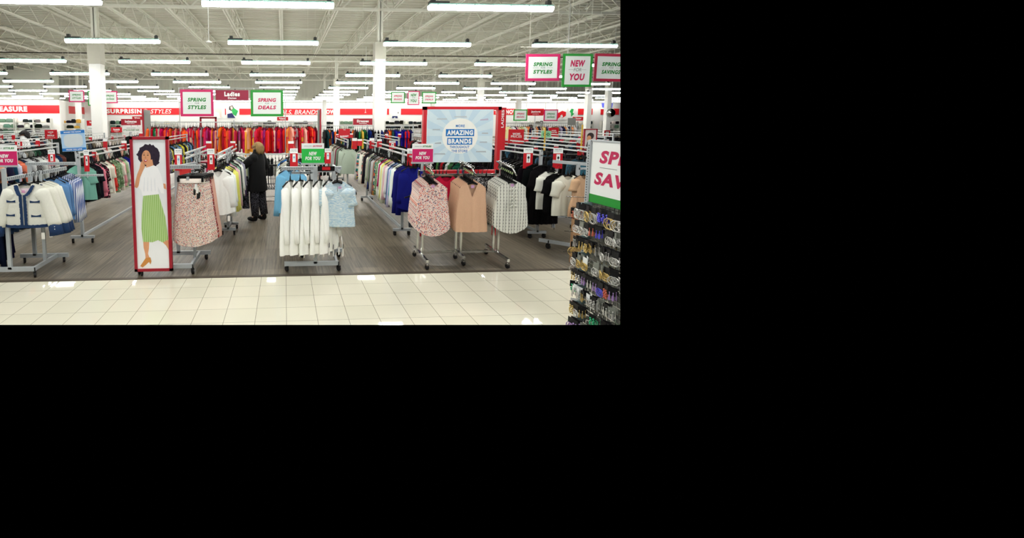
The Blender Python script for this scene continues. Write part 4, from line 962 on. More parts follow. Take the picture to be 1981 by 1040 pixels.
for gi, (X, kd, m, zs, nm) in enumerate(((1.865, 'sleeveless_blouse', TK1, 1.03, 'ivory floral sleeveless blouse'), (2.375, 'v_neck_shell', BEI, 1.08, 'beige V-neck sleeveless top'), (2.89, 'sleeveless_blouse', TK3, 1.0, 'white sleeveless blouse with black lozenge stripes'))):
    for i in range(7):
        lb = nm+[', frontmost on its chrome arm', ', second on its chrome arm', ', third on its chrome arm', ', fourth on its chrome arm', ', fifth on its chrome arm', ', sixth on its chrome arm', ', deepest on its chrome arm'][i]
        y = 5.31+.045*i; x = X
        o = garment(kd, m, (x, y, 1.275+.006*i), R(-2), lb, None, seed=(i+gi) % 3, zsc=zs, sc=.9)
        z_ = link('size_marker', SIZER, mat('marker_lime', (176, 200, 140), .5), o); z_.location = (0, -.0, .0)
        if i == 0:
            q = MB(); q.box(-.01, -.035, -.155, .045, .002, .035); obj('neck_label', q, mat('label_lilac', (206, 160, 205), .7), o)
            if gi == 2:
                q = MB(); r = random.Random(2)
                for s in (-1, 1):
                    for k in range(6):
                        z0 = -.19-.042*k; pts = [(s*.008, -.062, z0), (s*.03, -.078, z0-.012), (s*.052, -.072, z0-.03), (s*.03, -.075, z0-.038)]; q.tube(pts, [.008, .012, .012, .005], 6, ry=.5)
                obj('ruffle', q, TK3, o)
            if gi == 0:
                q = MB()
                for s in (-1, 1): q.tube([(s*.01, -.05, -.17), (s*.03, -.06, -.2), (s*.02, -.058, -.26)], [.006, .01, .004], 6)
                obj('neck_tie', q, TK1, o)
for i, (c, nm) in enumerate((((196, 24, 60), 'crimson'), ((60, 64, 66), 'charcoal'), ((236, 120, 130), 'coral pink'), ((240, 240, 236), 'white'))):
    garment('tank_top', cloth(c), (2.19-.03*i, 5.72+.05*i, 1.30), R(-3), nm+' tank top behind the beige tops', None, seed=i % 3)
for i in range(4): garment('sleeveless_blouse', FLBW, (2.74-.03*i, 5.70+.06*i, 1.29), R(-3), 'black and white speckled blouse, %s behind the striped blouses' % ordn(i), 'speckled blouses on the chrome stand', seed=i % 3)
GING = striped('dark_gingham', (70, 72, 78), (30, 32, 38), 70, 0, .5)
garment('folded_trousers', GING, (2.3, 6.1, .98), R(0), 'dark gingham garment hanging low behind the beige tops', None, hanger=True, sc=1.6, zsc=.9)
garment('folded_trousers', GING, (2.0, 6.1, .98), R(0), 'dark gingham garment hanging low behind the floral blouses', None, hanger=True, sc=1.5, zsc=.9)

# ------------------------------------------------------------------ big red frame stand and the pale blue poster
Y = 7.0; a = at(815, 206, Y); b = at(966, 206, Y); zt = a.z; zb = at(890, 335, Y).z; wd = at(966, 270, Y).x-at(817, 270, Y).x; cx_ = (at(966, 270, Y).x+at(817, 270, Y).x)/2
t = thing('red_frame_stand', 'large open red square frame standing behind the sleeveless tops', 'display frame', (cx_, Y, 0)); bw = .055
for nm, q in (('frame_side', (-wd/2, -wd/2+bw, zb, zt)), ('frame_side', (wd/2-bw, wd/2, zb, zt)), ('frame_top', (-wd/2, wd/2, zt-bw, zt)), ('frame_bottom', (-wd/2, wd/2, zb, zb+bw))):
    mb = MB(); mb.bb(q[0], q[1], -.04, .04, q[2], q[3]); obj(nm, mb, RED, t)
for s in (-1, 1):
    mb = MB(); mb.bar((s*(wd/2-.03), 0, 0), (s*(wd/2-.03), 0, zb), .05, .05); obj('leg', mb, RED, t)
a = at(966.5, 208, 7.25); b = at(973.5, 290, 7.25)
t = thing('ladies_banner', 'narrow red upright banner reading LADIES beside the large red frame', 'sign', ((a.x+b.x)/2, 7.25, 0)); hw = (b.x-a.x)/2+.015
mb = MB(); mb.bb(-hw, hw, -.02, .02, b.z, a.z); obj('banner', mb, RED, t)
o = letters('LADIES', 0, 0, .30, .05, 0, CARD, t, .03, 0); o.rotation_euler = (0, -PI/2, 0); o.location = (-.0, -.023, a.z-.19)
mb = MB(); mb.bar((0, 0, 0), (0, 0, b.z), .03, .03); obj('post', mb, GREY, t)
Y = 6.72; t = sign('poster', 825.5, 953, 211.5, 313.5, Y, CARD, 'pale blue sunburst poster reading MORE AMAZING BRANDS THROUGHOUT THE STORE', 'poster', [], bw=0, face=mat('poster_sky', (212, 230, 236), .3), th=.006)
wd = at(953, 260, Y).x-at(825.5, 260, Y).x; ht = at(890, 211.5, Y).z-at(890, 313.5, Y).z; ccz = ht*(1-.5)
mb = MB(); ox, oz = .0, ht*.50
for k in range(14):
    a0 = 2*PI*(k)/14; a1 = a0+PI/14
    def edge(an):
        c_, s_ = math.cos(an), math.sin(an); r_ = min((wd*.495)/max(1e-6, abs(c_)), (ht*.49)/max(1e-6, abs(s_))); return (ox+r_*c_, oz+r_*s_)
    mb.add([(ox, -.0036, oz), (*edge(a0)[:1], -.0036, edge(a0)[1]), (edge(a1)[0], -.0036, edge(a1)[1])], [(0, 1, 2)])
obj('sunburst', mb, mat('poster_ray', (196, 220, 232), .3), t)
mb = MB(); r_ = ht*.335; mb.poly([(ox+r_*1.03*math.cos(2*PI*k/40), ht*.50+r_*math.sin(2*PI*k/40)) for k in range(40)], -.0048, -.004); obj('badge', mb, mat('poster_badge', (244, 244, 236), .4), t)
for (x, z, w_, c_, an) in ((-.36, .62, .12, (150, 178, 190), 0), (.36, .80, .13, (170, 160, 200), .2), (-.33, .36, .1, (140, 160, 170), .1), (.38, .55, .1, (160, 176, 186), 0), (.33, .2, .16, (150, 170, 180), 0), (-.3, .16, .18, (150, 172, 184), 0), (-.28, .82, .16, (172, 196, 206), 0), (0, .86, .2, (180, 200, 208), 0), (.36, .38, .12, (150, 176, 190), 0)):
    q = MB(); q.poly([(x*wd-w_*wd/2, z*ht-.008), (x*wd+w_*wd/2, z*ht-.012+an*.05), (x*wd+w_*wd/2*.9, z*ht+.012+an*.08), (x*wd-w_*wd/2*.9, z*ht+.01)], -.0046, -.0038); obj('soft_mark', q, mat('poster_mark_%d_%d' % (c_[0], int(z*100)), tuple((v_+205)//2 for v_ in c_), .4), t)
BI = mat('poster_blue_ink', (24, 116, 190), .4, noise=0)
letters('MORE', 0, ht*(1-.31), wd*.135, ht*.05, -.0055, BI, t, .03, 0)
mb = MB(); mb.bb(-wd*.215, wd*.215, -.0056, -.005, ht*(1-.505), ht*(1-.37)); mb.bb(-wd*.19, wd*.19, -.0056, -.005, ht*(1-.665), ht*(1-.535)); obj('blue_block', mb, BI, t)
letters('AMAZING', 0, ht*(1-.437), wd*.395, ht*.095, -.0062, CARD, t, .06, 0); letters('BRANDS', 0, ht*(1-.60), wd*.35, ht*.095, -.0062, CARD, t, .06, 0)
letters('THROUGHOUT', 0, ht*(1-.71), wd*.30, ht*.05, -.0055, BI, t, .03, 0); letters('THE STORE', 0, ht*(1-.785), wd*.245, ht*.05, -.0055, BI, t, .03, 0)
mb = MB(); 
for s in (-1, 1): mb.bar((s*wd*.45, .012, ht*.3), (s*wd*.45, .25, ht*.3), .012, .012); mb.bar((s*wd*.49, .006, -.0), (s*wd*.49, .006, ht), .012, .008)
obj('poster_holder', mb, GREY, t)

# ------------------------------------------------------------------ tall poster of a woman in a green skirt
Y = 5.36; u0, u1 = 256.5, 330; a = at(u0, 390, Y); b = at(u1, 390, Y); zt = at(290, 264, Y).z; zb = at(296, 523.5, Y).z; wd = b.x-a.x; ht = zt-zb
t = thing('poster_stand', 'tall narrow dark red framed poster of a woman in a green skirt', 'poster', ((a.x+b.x)/2, Y, 0))
bw = .034
mb = MB(); mb.bb(-wd/2, -wd/2+bw, -.025, .025, zb, zt); mb.bb(wd/2-bw, wd/2, -.025, .025, zb, zt); mb.bb(-wd/2, wd/2, -.025, .025, zb, zb+bw); mb.bb(-wd/2, wd/2, -.025, .025, zt-bw, zt)
obj('frame', mb, DRED, t)
mb = MB(); mb.bb(-wd/2+bw, wd/2-bw, -.012, .01, zb+bw, zt-bw); pic = obj('printed_sheet', mb, mat('print_white', (240, 242, 244), .25, noise=.02), t)
caster(-.155, .02, t, .036); caster(.16, .25, t, .036)
mb = MB(); mb.bar((-.155, .02, .07), (-.155, .02, zb), .03, .02); mb.bar((.0, .03, zb+.05), (.16, .25, .1), .03, .03); obj('bracket', mb, GREY, t)
U0, V0, U1, V1 = 260.5, 268, 327, 519.5
def pw(u, v):
    # print coordinates measured on the poster
    f = (v-V0)/(V1-V0); uu = u-f*6.0
    return (-wd/2+bw+(uu-U0+3)/(70.)*(wd-2*bw)*1.02, zt-bw-f*(ht-2*bw))
def flat(name, pts, m, lay):
    q = MB(); P = [pw(*p) for p in pts]
    q.poly([(max(-wd/2+bw, min(wd/2-bw, x)), z) for x, z in P], -.0122-.0006*lay, -.0118-.0006*(lay-1)); return obj(name, q, m, pic)
SK = mat('print_skin', (222, 160, 118), .4, noise=.06, nscale=20); HA = mat('print_hair', (46, 36, 52), .4, nscale=40, noise=.4); TOPW = mat('print_white_top', (250, 250, 252), .4)
GSK = striped('print_green_pleats', (144, 186, 100), (190, 216, 150), 44, 0, .55)
r = random.Random(9); hp = []
for k in range(44):
    q = 2*PI*k/44; hp.append((290+24.5*math.cos(q)*(1+r.uniform(-.09, .06)), 299+22*math.sin(q)*(1+r.uniform(-.09, .06))+(5*math.cos(q) if math.sin(q) > 0 else 0)))
flat('printed_hair', hp, HA, 1)
flat('printed_neck', [(287, 308), (298, 306), (301, 322), (284, 324)], SK, 2)
fc = [(285.5+9.4*math.cos(2*PI*k/28), 302.5+14*math.sin(2*PI*k/28)) for k in range(28)]
flat('printed_face', fc, SK, 3)
flat('printed_hair', [(276, 296), (279, 290), (285, 287.5), (291, 289), (295, 296), (297, 304), (300, 292), (294, 283), (284, 282), (276, 287)], HA, 4)
for (x, y) in ((281, 297.5), (289, 297.8)):
    flat('printed_eye', [(x-2.2, y+.2), (x, y-1), (x+2.2, y+.2), (x, y+1)], BLK, 5); flat('printed_brow', [(x-2.8, y-3), (x, y-4.3), (x+2.8, y-3.2), (x, y-3.6)], HA, 5)
flat('printed_nose', [(284, 299), (285.4, 303.8), (282.6, 304)], mat('print_skin_dark', (196, 130, 92), .4), 5)
flat('printed_mouth', [(280, 307), (284, 306.4), (288.5, 306.6), (285.5, 310.6), (282, 310.4)], mat('print_lips', (190, 60, 70), .4), 5); flat('printed_teeth', [(281.4, 307.4), (284, 307), (287, 307.2), (284.6, 309)], CARD, 6)
flat('printed_arm', [(273, 314), (276, 309), (280, 312), (283, 319), (279, 326), (272, 340), (268.5, 357), (265, 361), (260, 359), (262, 348), (266, 334), (271, 323)], SK, 3)
flat('printed_top', [(283, 322), (292, 320), (301, 317), (309, 322), (316, 336), (321, 356), (322, 372), (316, 371), (309, 358), (309, 372), (276, 375), (274, 366), (268, 358), (272, 344), (277, 330)], TOPW, 4)
for k in range(4): flat('printed_fold', [(281+7*k, 340+2*k), (281.6+7*k, 340), (280+8*k, 368), (279+8*k, 366)], mat('print_fold_grey', (222, 226, 232), .4), 5)
flat('printed_hand', [(318, 352), (325, 353), (327, 364), (322, 362)], SK, 3)
flat('printed_leg', [(276, 464), (289, 465), (288, 480), (286, 490), (290, 500), (281, 504), (280, 490), (277, 478)], SK, 2)
flat('printed_leg', [(314, 464), (330, 463), (336, 476), (334, 484), (325, 474)], SK, 2)
flat('printed_skirt', [(278, 374), (310, 371), (316, 392), (324, 418), (330, 462), (318, 468), (308, 463), (296, 467), (276, 466), (273, 440), (274, 410)], GSK, 3)
flat('printed_belt', [(277, 371), (310, 368), (310.5, 373), (277.5, 376)], TOPW, 5)
SH = mat('print_tan_shoe', (206, 140, 70), .4)
flat('printed_shoe', [(269, 514), (275, 506), (281, 498), (291, 497), (293, 505), (291, 511), (288, 506), (281, 512), (274, 517)], SH, 4)
# ------------------------------------------------------------------ white T-shirts at the far side of the front line
def rp(u, v, Y): return at(u, v, Y)
p = rp(1118, 330, 6.05); t = thing('garment_stand', 'grey wheeled stand of white and black T-shirts beside the jewellery rack', 'clothes rack', (p.x, 6.05, 0))
mb = MB(); mb.bar((0, 0, .09), (0, 0, 1.31), .045, .03); obj('post', mb, GREY, t)
mb = MB(); mb.bar((-.31, .12, 1.33), (.12, -.03, 1.3), .03, .045); obj('arm', mb, GREY, t)
mb = MB(); mb.bar((0, 0, 1.235), (.5, 0, 1.235), .03, .03); obj('arm', mb, GREY, t)
mb = MB(); mb.bar((-.36, .28, .1), (.05, -.12, .1), .03, .05); obj('base_bar', mb, GREY, t)
caster(-.3, .14, t, .038); caster(.0, -.1, t, .038)
for s in (0, .62):
    q = rp(1018+s*93, 340, 7.05); mb = MB(); mb.bar((q.x-p.x, 1.0, .1), (q.x-p.x, 1.0, 1.22), .04, .04); obj('post', mb, GREY, t)
q = rp(1018, 331, 7.05); q2 = rp(1076, 331, 7.05); mb = MB(); mb.bar((q.x-p.x, 1.0, 1.1), (q2.x-p.x, 1.0, 1.1), .03, .035); obj('arm', mb, GREY, t)
q = rp(1012, 426, 6.9); mb = MB(); mb.bar((q.x-p.x, .9, .32), (q.x-p.x+.75, .9, .32), .03, .035); obj('base_bar', mb, GREY, t)
WT = cloth((232, 232, 220)); WT2 = cloth((214, 214, 200))
for (u, Y, m, nm) in ((1096, 5.9, WT2, 'off-white T-shirt frontmost beside the jewellery rack'), (1078, 6.12, cloth((10, 10, 12)), 'black T-shirt between two white ones beside the jewellery rack'), (1063, 6.35, WT, 'white T-shirt hanging next to the long black dresses')):
    q = rp(u, 380, Y); garment('t_shirt', m, (q.x, Y, 1.265), R(2), nm, None, seed=1, zsc=.93)
for i in range(3): garment('t_shirt', cloth((12, 12, 14)), (rp(1098+3*i, 380, 6.0+.08*i).x+.02, 5.99+.08*i, 1.26), R(0), 'black T-shirt behind the off-white one, %s in the stack' % ordn(i), None, seed=i, zsc=.96)
q = rp(1073, 400, 6.3); mb = MB(); mb.tube([(0, 0, .98), (-.005, 0, .72), (.0, 0, .6), (-.005, 0, .44)], [.045, .035, .012, .02], 8, ry=.5); mb.tube([(-.005, 0, .44), (.0, 0, .36), (.01, 0, .26)], [.022, .006, .003], 6)
o = obj('fabric_belt', mb, cloth((12, 12, 14)), None); o.location = (q.x, 6.3, 0); tag(o, 'long black fabric belt dangling below the T-shirts', 'belt')
a = rp(1104, 505, 5.55); b = rp(1120, 420, 5.55)
mb = MB(); mb.bb(-.06, .07, -.02, .02, 0.0, .78); o = obj('brown_panel', mb, mat('brown_board', (166, 128, 92), .7)); o.location = (a.x+.05, 5.55, .005); tag(o, 'narrow tan brown board standing on the plank floor behind the jewellery rack', 'panel')
garment('dress', cloth((196, 160, 126)), (rp(1128, 340, 5.75).x, 5.75, 1.25), R(20), 'tan dress showing between the stand post and the white sign', None, seed=1, zsc=.6)

# ------------------------------------------------------------------ jewellery rack at the tiled aisle, seen along its side
JX = 2.80; JY = 3.80
t = thing('jewellery_rack', 'tall wire grid jewellery rack with slotted grey upright at the tiled aisle', 'display rack', (JX, JY, 0))
mb = MB(); mb.bb(-.02, .02, -.02, .02, 0, 1.76); up_ = obj('upright', mb, GREY, t)
mb = MB()
for k in range(64): mb.box(-.0208, 0, .2+.024*k, .0015, .01, .013); mb.box(0, -.0, 0, .001, .001, .001)
obj('slot', mb, mat('slot_dark', (70, 76, 78), .6), up_)
mb = MB()
for k in range(30): mb.bar((.0, -.02, .05+.045*k), (.0, -1.1, .05+.045*k), .005, .005)
for k in range(22): mb.bar((.0, -.03-.05*k, .04), (.0, -.03-.05*k, 1.36), .005, .005)
obj('grid', mb, CHROME, t)
mb = MB()
for k in range(8): mb.bar((-.09, -.02, .09+.155*k), (-.09, -1.1, .09+.155*k), .006, .006)
obj('hook_bar', mb, CHROME, t)
for k in range(8):
    mb = MB(); z = .09+.155*k
    mb.bb(-.1, .0, -.06, -.045, z-.01, z+.02); obj('bracket', mb, mat('grey_blue_clip', (132, 156, 158), .5), t)
# other half of the rack behind the grid
mb = MB(); mb.bb(.03, .36, -1.1, -.0, .02, 1.3); obj('back_board', mb, mat('rack_board_grey', (150, 152, 142), .7), t)
# header sign
sg = thing('header_sign', 'white sign reading SPRING FOR SAVINGS with green foot on the jewellery rack', 'sign', (JX-.005, JY-.49, 1.20), -PI/2)
mb = MB(); mb.bb(-.49, .49, -.005, .005, .0, .555); obj('sign_face', mb, CARD, sg)
mb = MB(); mb.bb(-.49, .49, -.0065, -.0055, .0, .075); obj('green_band', mb, GREEN, sg)
mb = MB(); mb.bb(-.5, -.46, -.012, .012, .0, .56); mb.bb(-.5, .5, -.012, .012, .55, .565); obj('holder', mb, GREY, sg)
letters('SPRING', 0, .42, .72, .115, -.0065, PI_, sg, .05, .2); letters('SAVINGS', 0, .225, .82, .115, -.0065, PI_, sg, .05, .2); letters('FOR', 0, .325, .16, .05, -.0065, GREYINK, sg, 0, .2)
mb = MB(); mb.bb(-.35, -.15, -.0068, -.0058, .323, .327); obj('rule', mb, GREYINK, sg)
GOLD = mat('gold_metal', (226, 196, 120), .35, .5); SILV = mat('silver_metal', (226, 224, 218), .3, .5)
JC = [('gold', GOLD), ('silver', SILV), ('gold', GOLD), ('silver', SILV), ('green', mat('bead_green', (60, 190, 130), .4)), ('violet', mat('bead_violet', (96, 92, 220), .4)), ('coral', mat('bead_coral', (214, 110, 84), .5)), ('lilac', mat('bead_lilac', (176, 140, 200), .4))]
LV = 'lowest second third fourth fifth sixth seventh top'.split()
r = random.Random(11)
def jewel(loc, rz, cardm, cn, style, cl, cm, label, group, size=.03):
    t = thing('earring_card', label, 'earrings', loc, rz, group)
    mb = MB(); mb.bb(-.031, .031, -.001, .001, -.055, .004); obj('card', mb, cardm, t)
    for s in (-1, 1):
        mb = MB()
        if style == 'hoop': mb.ring((s*.012, -.006, -.05-size), size, .0034, 'y', 18, 5); mb.ring((s*.012, -.01, -.045-size*.7), size*.65, .0026, 'y', 14, 4)
        elif style == 'bead':
            for k in range(5): mb.ball((s*.014+.006*math.sin(k*2), -.006, -.035-.016*k), .009, .008, .009, 7, 5)
        else:
            mb.ball((s*.014, -.005, -.03), .005, .005, .005, 6, 4)
            for k in range(6): mb.bar((s*.014, -.004, -.035), (s*.014+.003*(k-2.5), -.004-.002*(k % 2), -.095), .003, .003)
        obj('earring', mb, cm, t)
    return t
BC = mat('black_earring_card', (14, 14, 16), .5); GC = mat('grey_card', (128, 132, 122), .6)
for lv in range(8):
    z = .09+.155*lv+.015
    for s in range(8):
        if r.random() < .06: continue
        y = JY-.05-.068*s; cl, cm = JC[r.randrange(len(JC) if lv % 3 == 0 else 4)]
        if lv == 7 and s in (4, 5): cl, cm = JC[5]
        if lv == 1 and s in (4, 5): cl, cm = JC[4]
        cardm, cn = (BC, 'black') if (lv % 2 == 1 or r.random() < .5) else (CARD, 'white') if r.random() < .5 else (GC, 'grey')
        st = 'hoop' if lv in (4, 6, 7) and cl in ('gold', 'silver') else r.choice(['bead', 'drop', 'hoop'])
        for dd in range(2):
            jewel((JX-.10-.03*dd, y+r.uniform(-.01, .01), z-.004*dd), -PI/2+r.uniform(-.5, .5), cardm, cn, st, cl, cm, '%s card of %s earrings, %s hook from upright, %s row, %s' % (cn, cl, ordn(s), LV[lv], 'outermost' if dd else 'behind another'), 'earring cards on the jewellery rack', size=.044 if lv == 7 else .032)
for (u, v, cl, cm, st, sz, nm) in ((1112, 402, 'coral', JC[6][1], 'bead', .03, 'coral tassel'), (1122, 402, 'coral', JC[6][1], 'bead', .03, 'second coral tassel'), (1130, 404, 'coral', JC[6][1], 'bead', .03, 'third coral tassel'), (1112, 468, 'gold', GOLD, 'hoop', .037, 'large gold hoop'), (1119, 467, 'gold', GOLD, 'hoop', .035, 'second large gold hoop'), (1113, 503, 'silver', SILV, 'hoop', .03, 'silver hoop'), (1110, 543, 'green', JC[4][1], 'bead', .03, 'mint green bead'), (1116, 545, 'green', JC[4][1], 'drop', .03, 'mint green drop'), (1111, 577, 'coral', JC[6][1], 'bead', .03, 'coral bead with white card'), (1116, 583, 'coral', JC[6][1], 'drop', .03, 'coral drop')):
    q = rp(u, v, 3.86); jewel(q, R(-30), CARD if 'white' in nm else BC, 'black', st, cl, cm, nm+' earrings hanging outside the upright of the jewellery rack', None, sz*1.1)
mb = MB()
for k, z in enumerate((1.25, 1.05, .92, .72, .55)): mb.bar((-.02, 0, z-.02), (-.16, .07, z-.02), .005, .005)
obj('end_hook', mb, CHROME, t)

# ------------------------------------------------------------------ people
def skin(joints, edges, lv=2):
    me = bpy.data.meshes.new('skin'); names = list(joints)
    me.from_pydata([joints[n][:3] for n in names], [(names.index(a), names.index(b)) for a, b in edges], [])
    o = bpy.data.objects.new('skin', me); C.objects.link(o)
    md = o.modifiers.new('s', 'SKIN'); md.use_smooth_shade = True
    sv = me.skin_vertices[0].data
    for i, n in enumerate(names):
        rr = joints[n][3]; sv[i].radius = rr if isinstance(rr, tuple) else (rr, rr); sv[i].use_root = (i == 0)
    sb = o.modifiers.new('u', 'SUBSURF'); sb.levels = lv; sb.render_levels = lv
    out = bpy.data.meshes.new_from_object(o.evaluated_get(bpy.context.evaluated_depsgraph_get()))
    bpy.data.objects.remove(o)
    return out
def limb_path(mb, pts, rs, n=12, ry=1): mb.tube(pts, rs, n, ry=ry)
def hand(j, e, wr, d, side, s=1.0, curl=.35):
    """palm and five curled fingers leaving joint wr along d"""
    base = Vector(j[wr][:3]); d = Vector(d).normalized(); up_ = Vector((0, 0, 1)); lat = d.cross(up_).normalized(); nrm = lat.cross(d)
    pl = wr+'_palm'; p = base+d*.05*s; j[pl] = (*p, (.020*s, .034*s)); e.append((wr, pl))
    for k, (off, ln) in enumerate(((-.028, .062), (-.010, .072), (.009, .068), (.027, .054))):
        a = p+d*.03*s+lat*off*s; j[f'{wr}{k}a'] = (*a, .009*s); b = a+(d-nrm*curl*.6).normalized()*ln*.55*s; j[f'{wr}{k}b'] = (*b, .0078*s)
        c_ = b+(d-nrm*curl*1.8).normalized()*ln*.5*s; j[f'{wr}{k}c'] = (*c_, .0065*s)
        e += [(pl, f'{wr}{k}a'), (f'{wr}{k}a', f'{wr}{k}b'), (f'{wr}{k}b', f'{wr}{k}c')]
    a = base+d*.03*s+lat*side*.03*s; b = a+(d*.7+lat*side*.7-nrm*.2).normalized()*.035*s; c_ = b+(d*.95+lat*side*.2-nrm*.3).normalized()*.028*s
    j[wr+'ta'] = (*a, .011*s); j[wr+'tb'] = (*b, .009*s); j[wr+'tc'] = (*c_, .0075*s); e += [(wr, wr+'ta'), (wr+'ta', wr+'tb'), (wr+'tb', wr+'tc')]
def person(loc, rz, label, H_=1.52, skin_c=(214, 166, 138), hairm=None, coatm=None, legm=None, reach=True, long_coat=True):
    k = H_/1.6
    t = thing('person', label, 'person', loc, rz)
    j = {}; e = []
    def J(n, x, y, z, r_, p=None):
        j[n] = (x*k, y*k, z*k, (r_[0]*k, r_[1]*k) if isinstance(r_, tuple) else r_*k)
        if p: e.append((p, n))
    J('pelvis', 0, 0, .86, (.15, .11)); J('waist', 0, .0, 1.02, (.13, .1), 'pelvis'); J('chest', 0, .0, 1.2, (.15, .11), 'waist'); J('neck0', 0, .02, 1.32, .05, 'chest'); J('neck', 0, .01, 1.40, .05, 'neck0')
    J('head', 0, -.005, 1.47, (.074, .088), 'neck'); J('crown', 0, .0, 1.545, (.066, .078), 'head')
    for s in (-1, 1):
        q = 'L' if s < 0 else 'R'
        J('hip'+q, s*.09, 0, .80, .095, 'pelvis'); J('knee'+q, s*.1, -.02 if s > 0 else .03, .45, .058, 'hip'+q); J('ank'+q, s*.1, .0 if s > 0 else .09, .09, .038, 'knee'+q); J('toe'+q, s*.12, -.13 if s > 0 else -.04, .04, .035, 'ank'+q)
        J('sh'+q, s*.15, .01, 1.28, .042, 'neck0')
    if reach:
        J('elR', .2, -.18, 1.13, .042, 'shR'); J('wrR', .12, -.40, 1.12, .027, 'elR'); J('elL', -.26, .05, 1.08, .042, 'shL'); J('wrL', -.2, -.14, .98, .027, 'elL')
        hand(j, e, 'wrR', (-.1, -1, .1), -1, k); hand(j, e, 'wrL', (.2, -1, -.2), 1, k)
    else:
        J('elR', .24, .0, 1.05, .042, 'shR'); J('wrR', .2, -.2, .98, .027, 'elR'); J('elL', -.24, .02, 1.05, .042, 'shL'); J('wrL', -.2, -.18, .95, .027, 'elL')
        hand(j, e, 'wrR', (-.1, -1, .1), -1, k); hand(j, e, 'wrL', (.1, -1, -.1), 1, k)
    me = skin(j, e); SKN = mat('skin_%d' % skin_c[0], skin_c, .55, noise=.04); link('body', me, SKN, t)
    # face
    q = MB(); q.add([(-.012*k, -.088*k, 1.455*k), (.012*k, -.088*k, 1.455*k), (0, -.112*k, 1.452*k), (0, -.09*k, 1.495*k)], [(0, 1, 2), (1, 3, 2), (3, 0, 2)]); obj('nose', q, SKN, t)
    for s in (-1, 1):
        q = MB(); q.ball((s*.03*k, -.083*k, 1.492*k), .012*k, .007*k, .008*k, 8, 6); ey = obj('eye', q, CARD, t); q = MB(); q.ball((s*.03*k, -.089*k, 1.492*k), .006*k, .003*k, .006*k, 8, 5); obj('iris', q, BLK, ey)
        q = MB(); q.ball((s*.077*k, .0, 1.475*k), .01*k, .02*k, .028*k, 8, 6); obj('ear', q, SKN, t)
    q = MB(); q.ball((0, -.083*k, 1.43*k), .022*k, .008*k, .006*k, 8, 5); obj('mouth', q, mat('lips', (170, 90, 84), .5), t)
    # hair: cap with strands
    q = MB(); r = random.Random(4); q.ball((0, .02*k, 1.515*k), .09*k, .098*k, .082*k, 16, 10); q.ball((0, .045*k, 1.44*k), .082*k, .07*k, .1*k, 14, 8)
    for i in range(170):
        a = r.uniform(.15*PI, .85*PI) if i % 3 else r.uniform(0, 2*PI); zz = 1.56-(0 if i % 3 else .02)-r.uniform(0, .03); rr = .088
        p0 = Vector((rr*math.cos(a)*.8*k, (.02+rr*math.sin(a)*.9)*k, zz*k)); ln = .15+r.uniform(-.03, .03) if math.sin(a) > .1 else .05
        p2 = p0+Vector((math.cos(a)*.035*k, math.sin(a)*.035*k, -ln*k)); q.tube([p0, (p0+p2)/2+Vector((math.cos(a), math.sin(a), 0))*.022*k, p2], [.012*k, .012*k, .003*k], 5)
    obj('hair', q, hairm, t)
    # coat following body
    q = MB(); zb = .62 if long_coat else .8; n = 24; P = []; prof = [(1.445, .066, .07), (1.37, .12, .09), (1.31, .195, .115), (1.2, .20, .14), (1.05, .19, .145), (.92, .205, .155), (.8, .225, .165), (zb, .245, .18)]
    for (z, rx, ry) in prof:
        for i in range(n):
            a = 2*PI*i/n; f = 1+.035*math.sin(6*a+z*9)*(1.4-z); P.append((rx*math.cos(a)*f*k, ry*math.sin(a)*f*k, z*k))
    q.add(P, [(i*n+m, i*n+(m+1) % n, (i+1)*n+(m+1) % n, (i+1)*n+m) for i in range(len(prof)-1) for m in range(n)], True)
    ct = obj('coat', q, coatm, t)
    for s_ in ('R', 'L'):
        q = MB(); A, B, D = [Vector(j[x+s_][:3]) for x in ('sh', 'el', 'wr')]
        q.tube([A+Vector((0, 0, .0)), A*.5+B*.5, B, B*.5+D*.5, D], [.09*k, .085*k, .078*k, .068*k, .058*k], 12); q.ball(tuple(A), .092*k, .092*k, .09*k, 14, 8); obj('sleeve', q, coatm, ct)
    q = MB()
    for s_ in ('R', 'L'):
        A, B, D = [Vector(j[x+s_][:3]) for x in ('hip', 'knee', 'ank')]; q.tube([A, B, D+Vector((0, 0, .03))], [.115*k, .09*k, .075*k], 14)
    obj('trousers', q, legm, t)
    for s_ in ('R', 'L'):
        A, B = Vector(j['ank'+s_][:3]), Vector(j['toe'+s_][:3]); q = MB(); d = B-A; d.z = 0; c_ = A+d*.55; q.ball((c_.x, c_.y, .05*k), .045*k, .115*k, .048*k, 12, 8); q.ball((A.x, A.y, .07*k), .05*k, .05*k, .065*k, 10, 6); obj('shoe', q, BLACKP, t)
    return t
BLKC = mat('black_coat', (9, 9, 10), .95, noise=.2)
SPK = floral('black_speckled_trousers', (20, 20, 24), [(120, 120, 130), (80, 80, 90)], 70, .3, .4)
person((-.52, 8.3, .0), R(-118), 'person in a long black coat with short blond hair browsing garments', 1.53, (216, 170, 140), mat('blond_hair', (142, 114, 70), .7, nscale=60, noise=.3), BLKC, SPK)
mb = MB(); body_rings(mb, .62, .05, .07, .03, 2, 0, 2, 8, 8, top=0, slope=0, amp=.012); o = obj('scarf', mb, SPK); o.location = (-.74, 8.2, .88); tag(o, 'dark speckled scarf hanging low beside the person in black', 'scarf'); o.scale = (1, 1, 1.0)
q = rp(62, 262, 13.0); person((q.x, 12.6, .0), R(-60), 'person with dark hair and a black top far behind the magenta sign', 1.66, (150, 104, 80), mat('dark_hair', (20, 16, 16), .6), mat('white_shirt', (226, 226, 224), .9), BLKC, reach=False, long_coat=False)

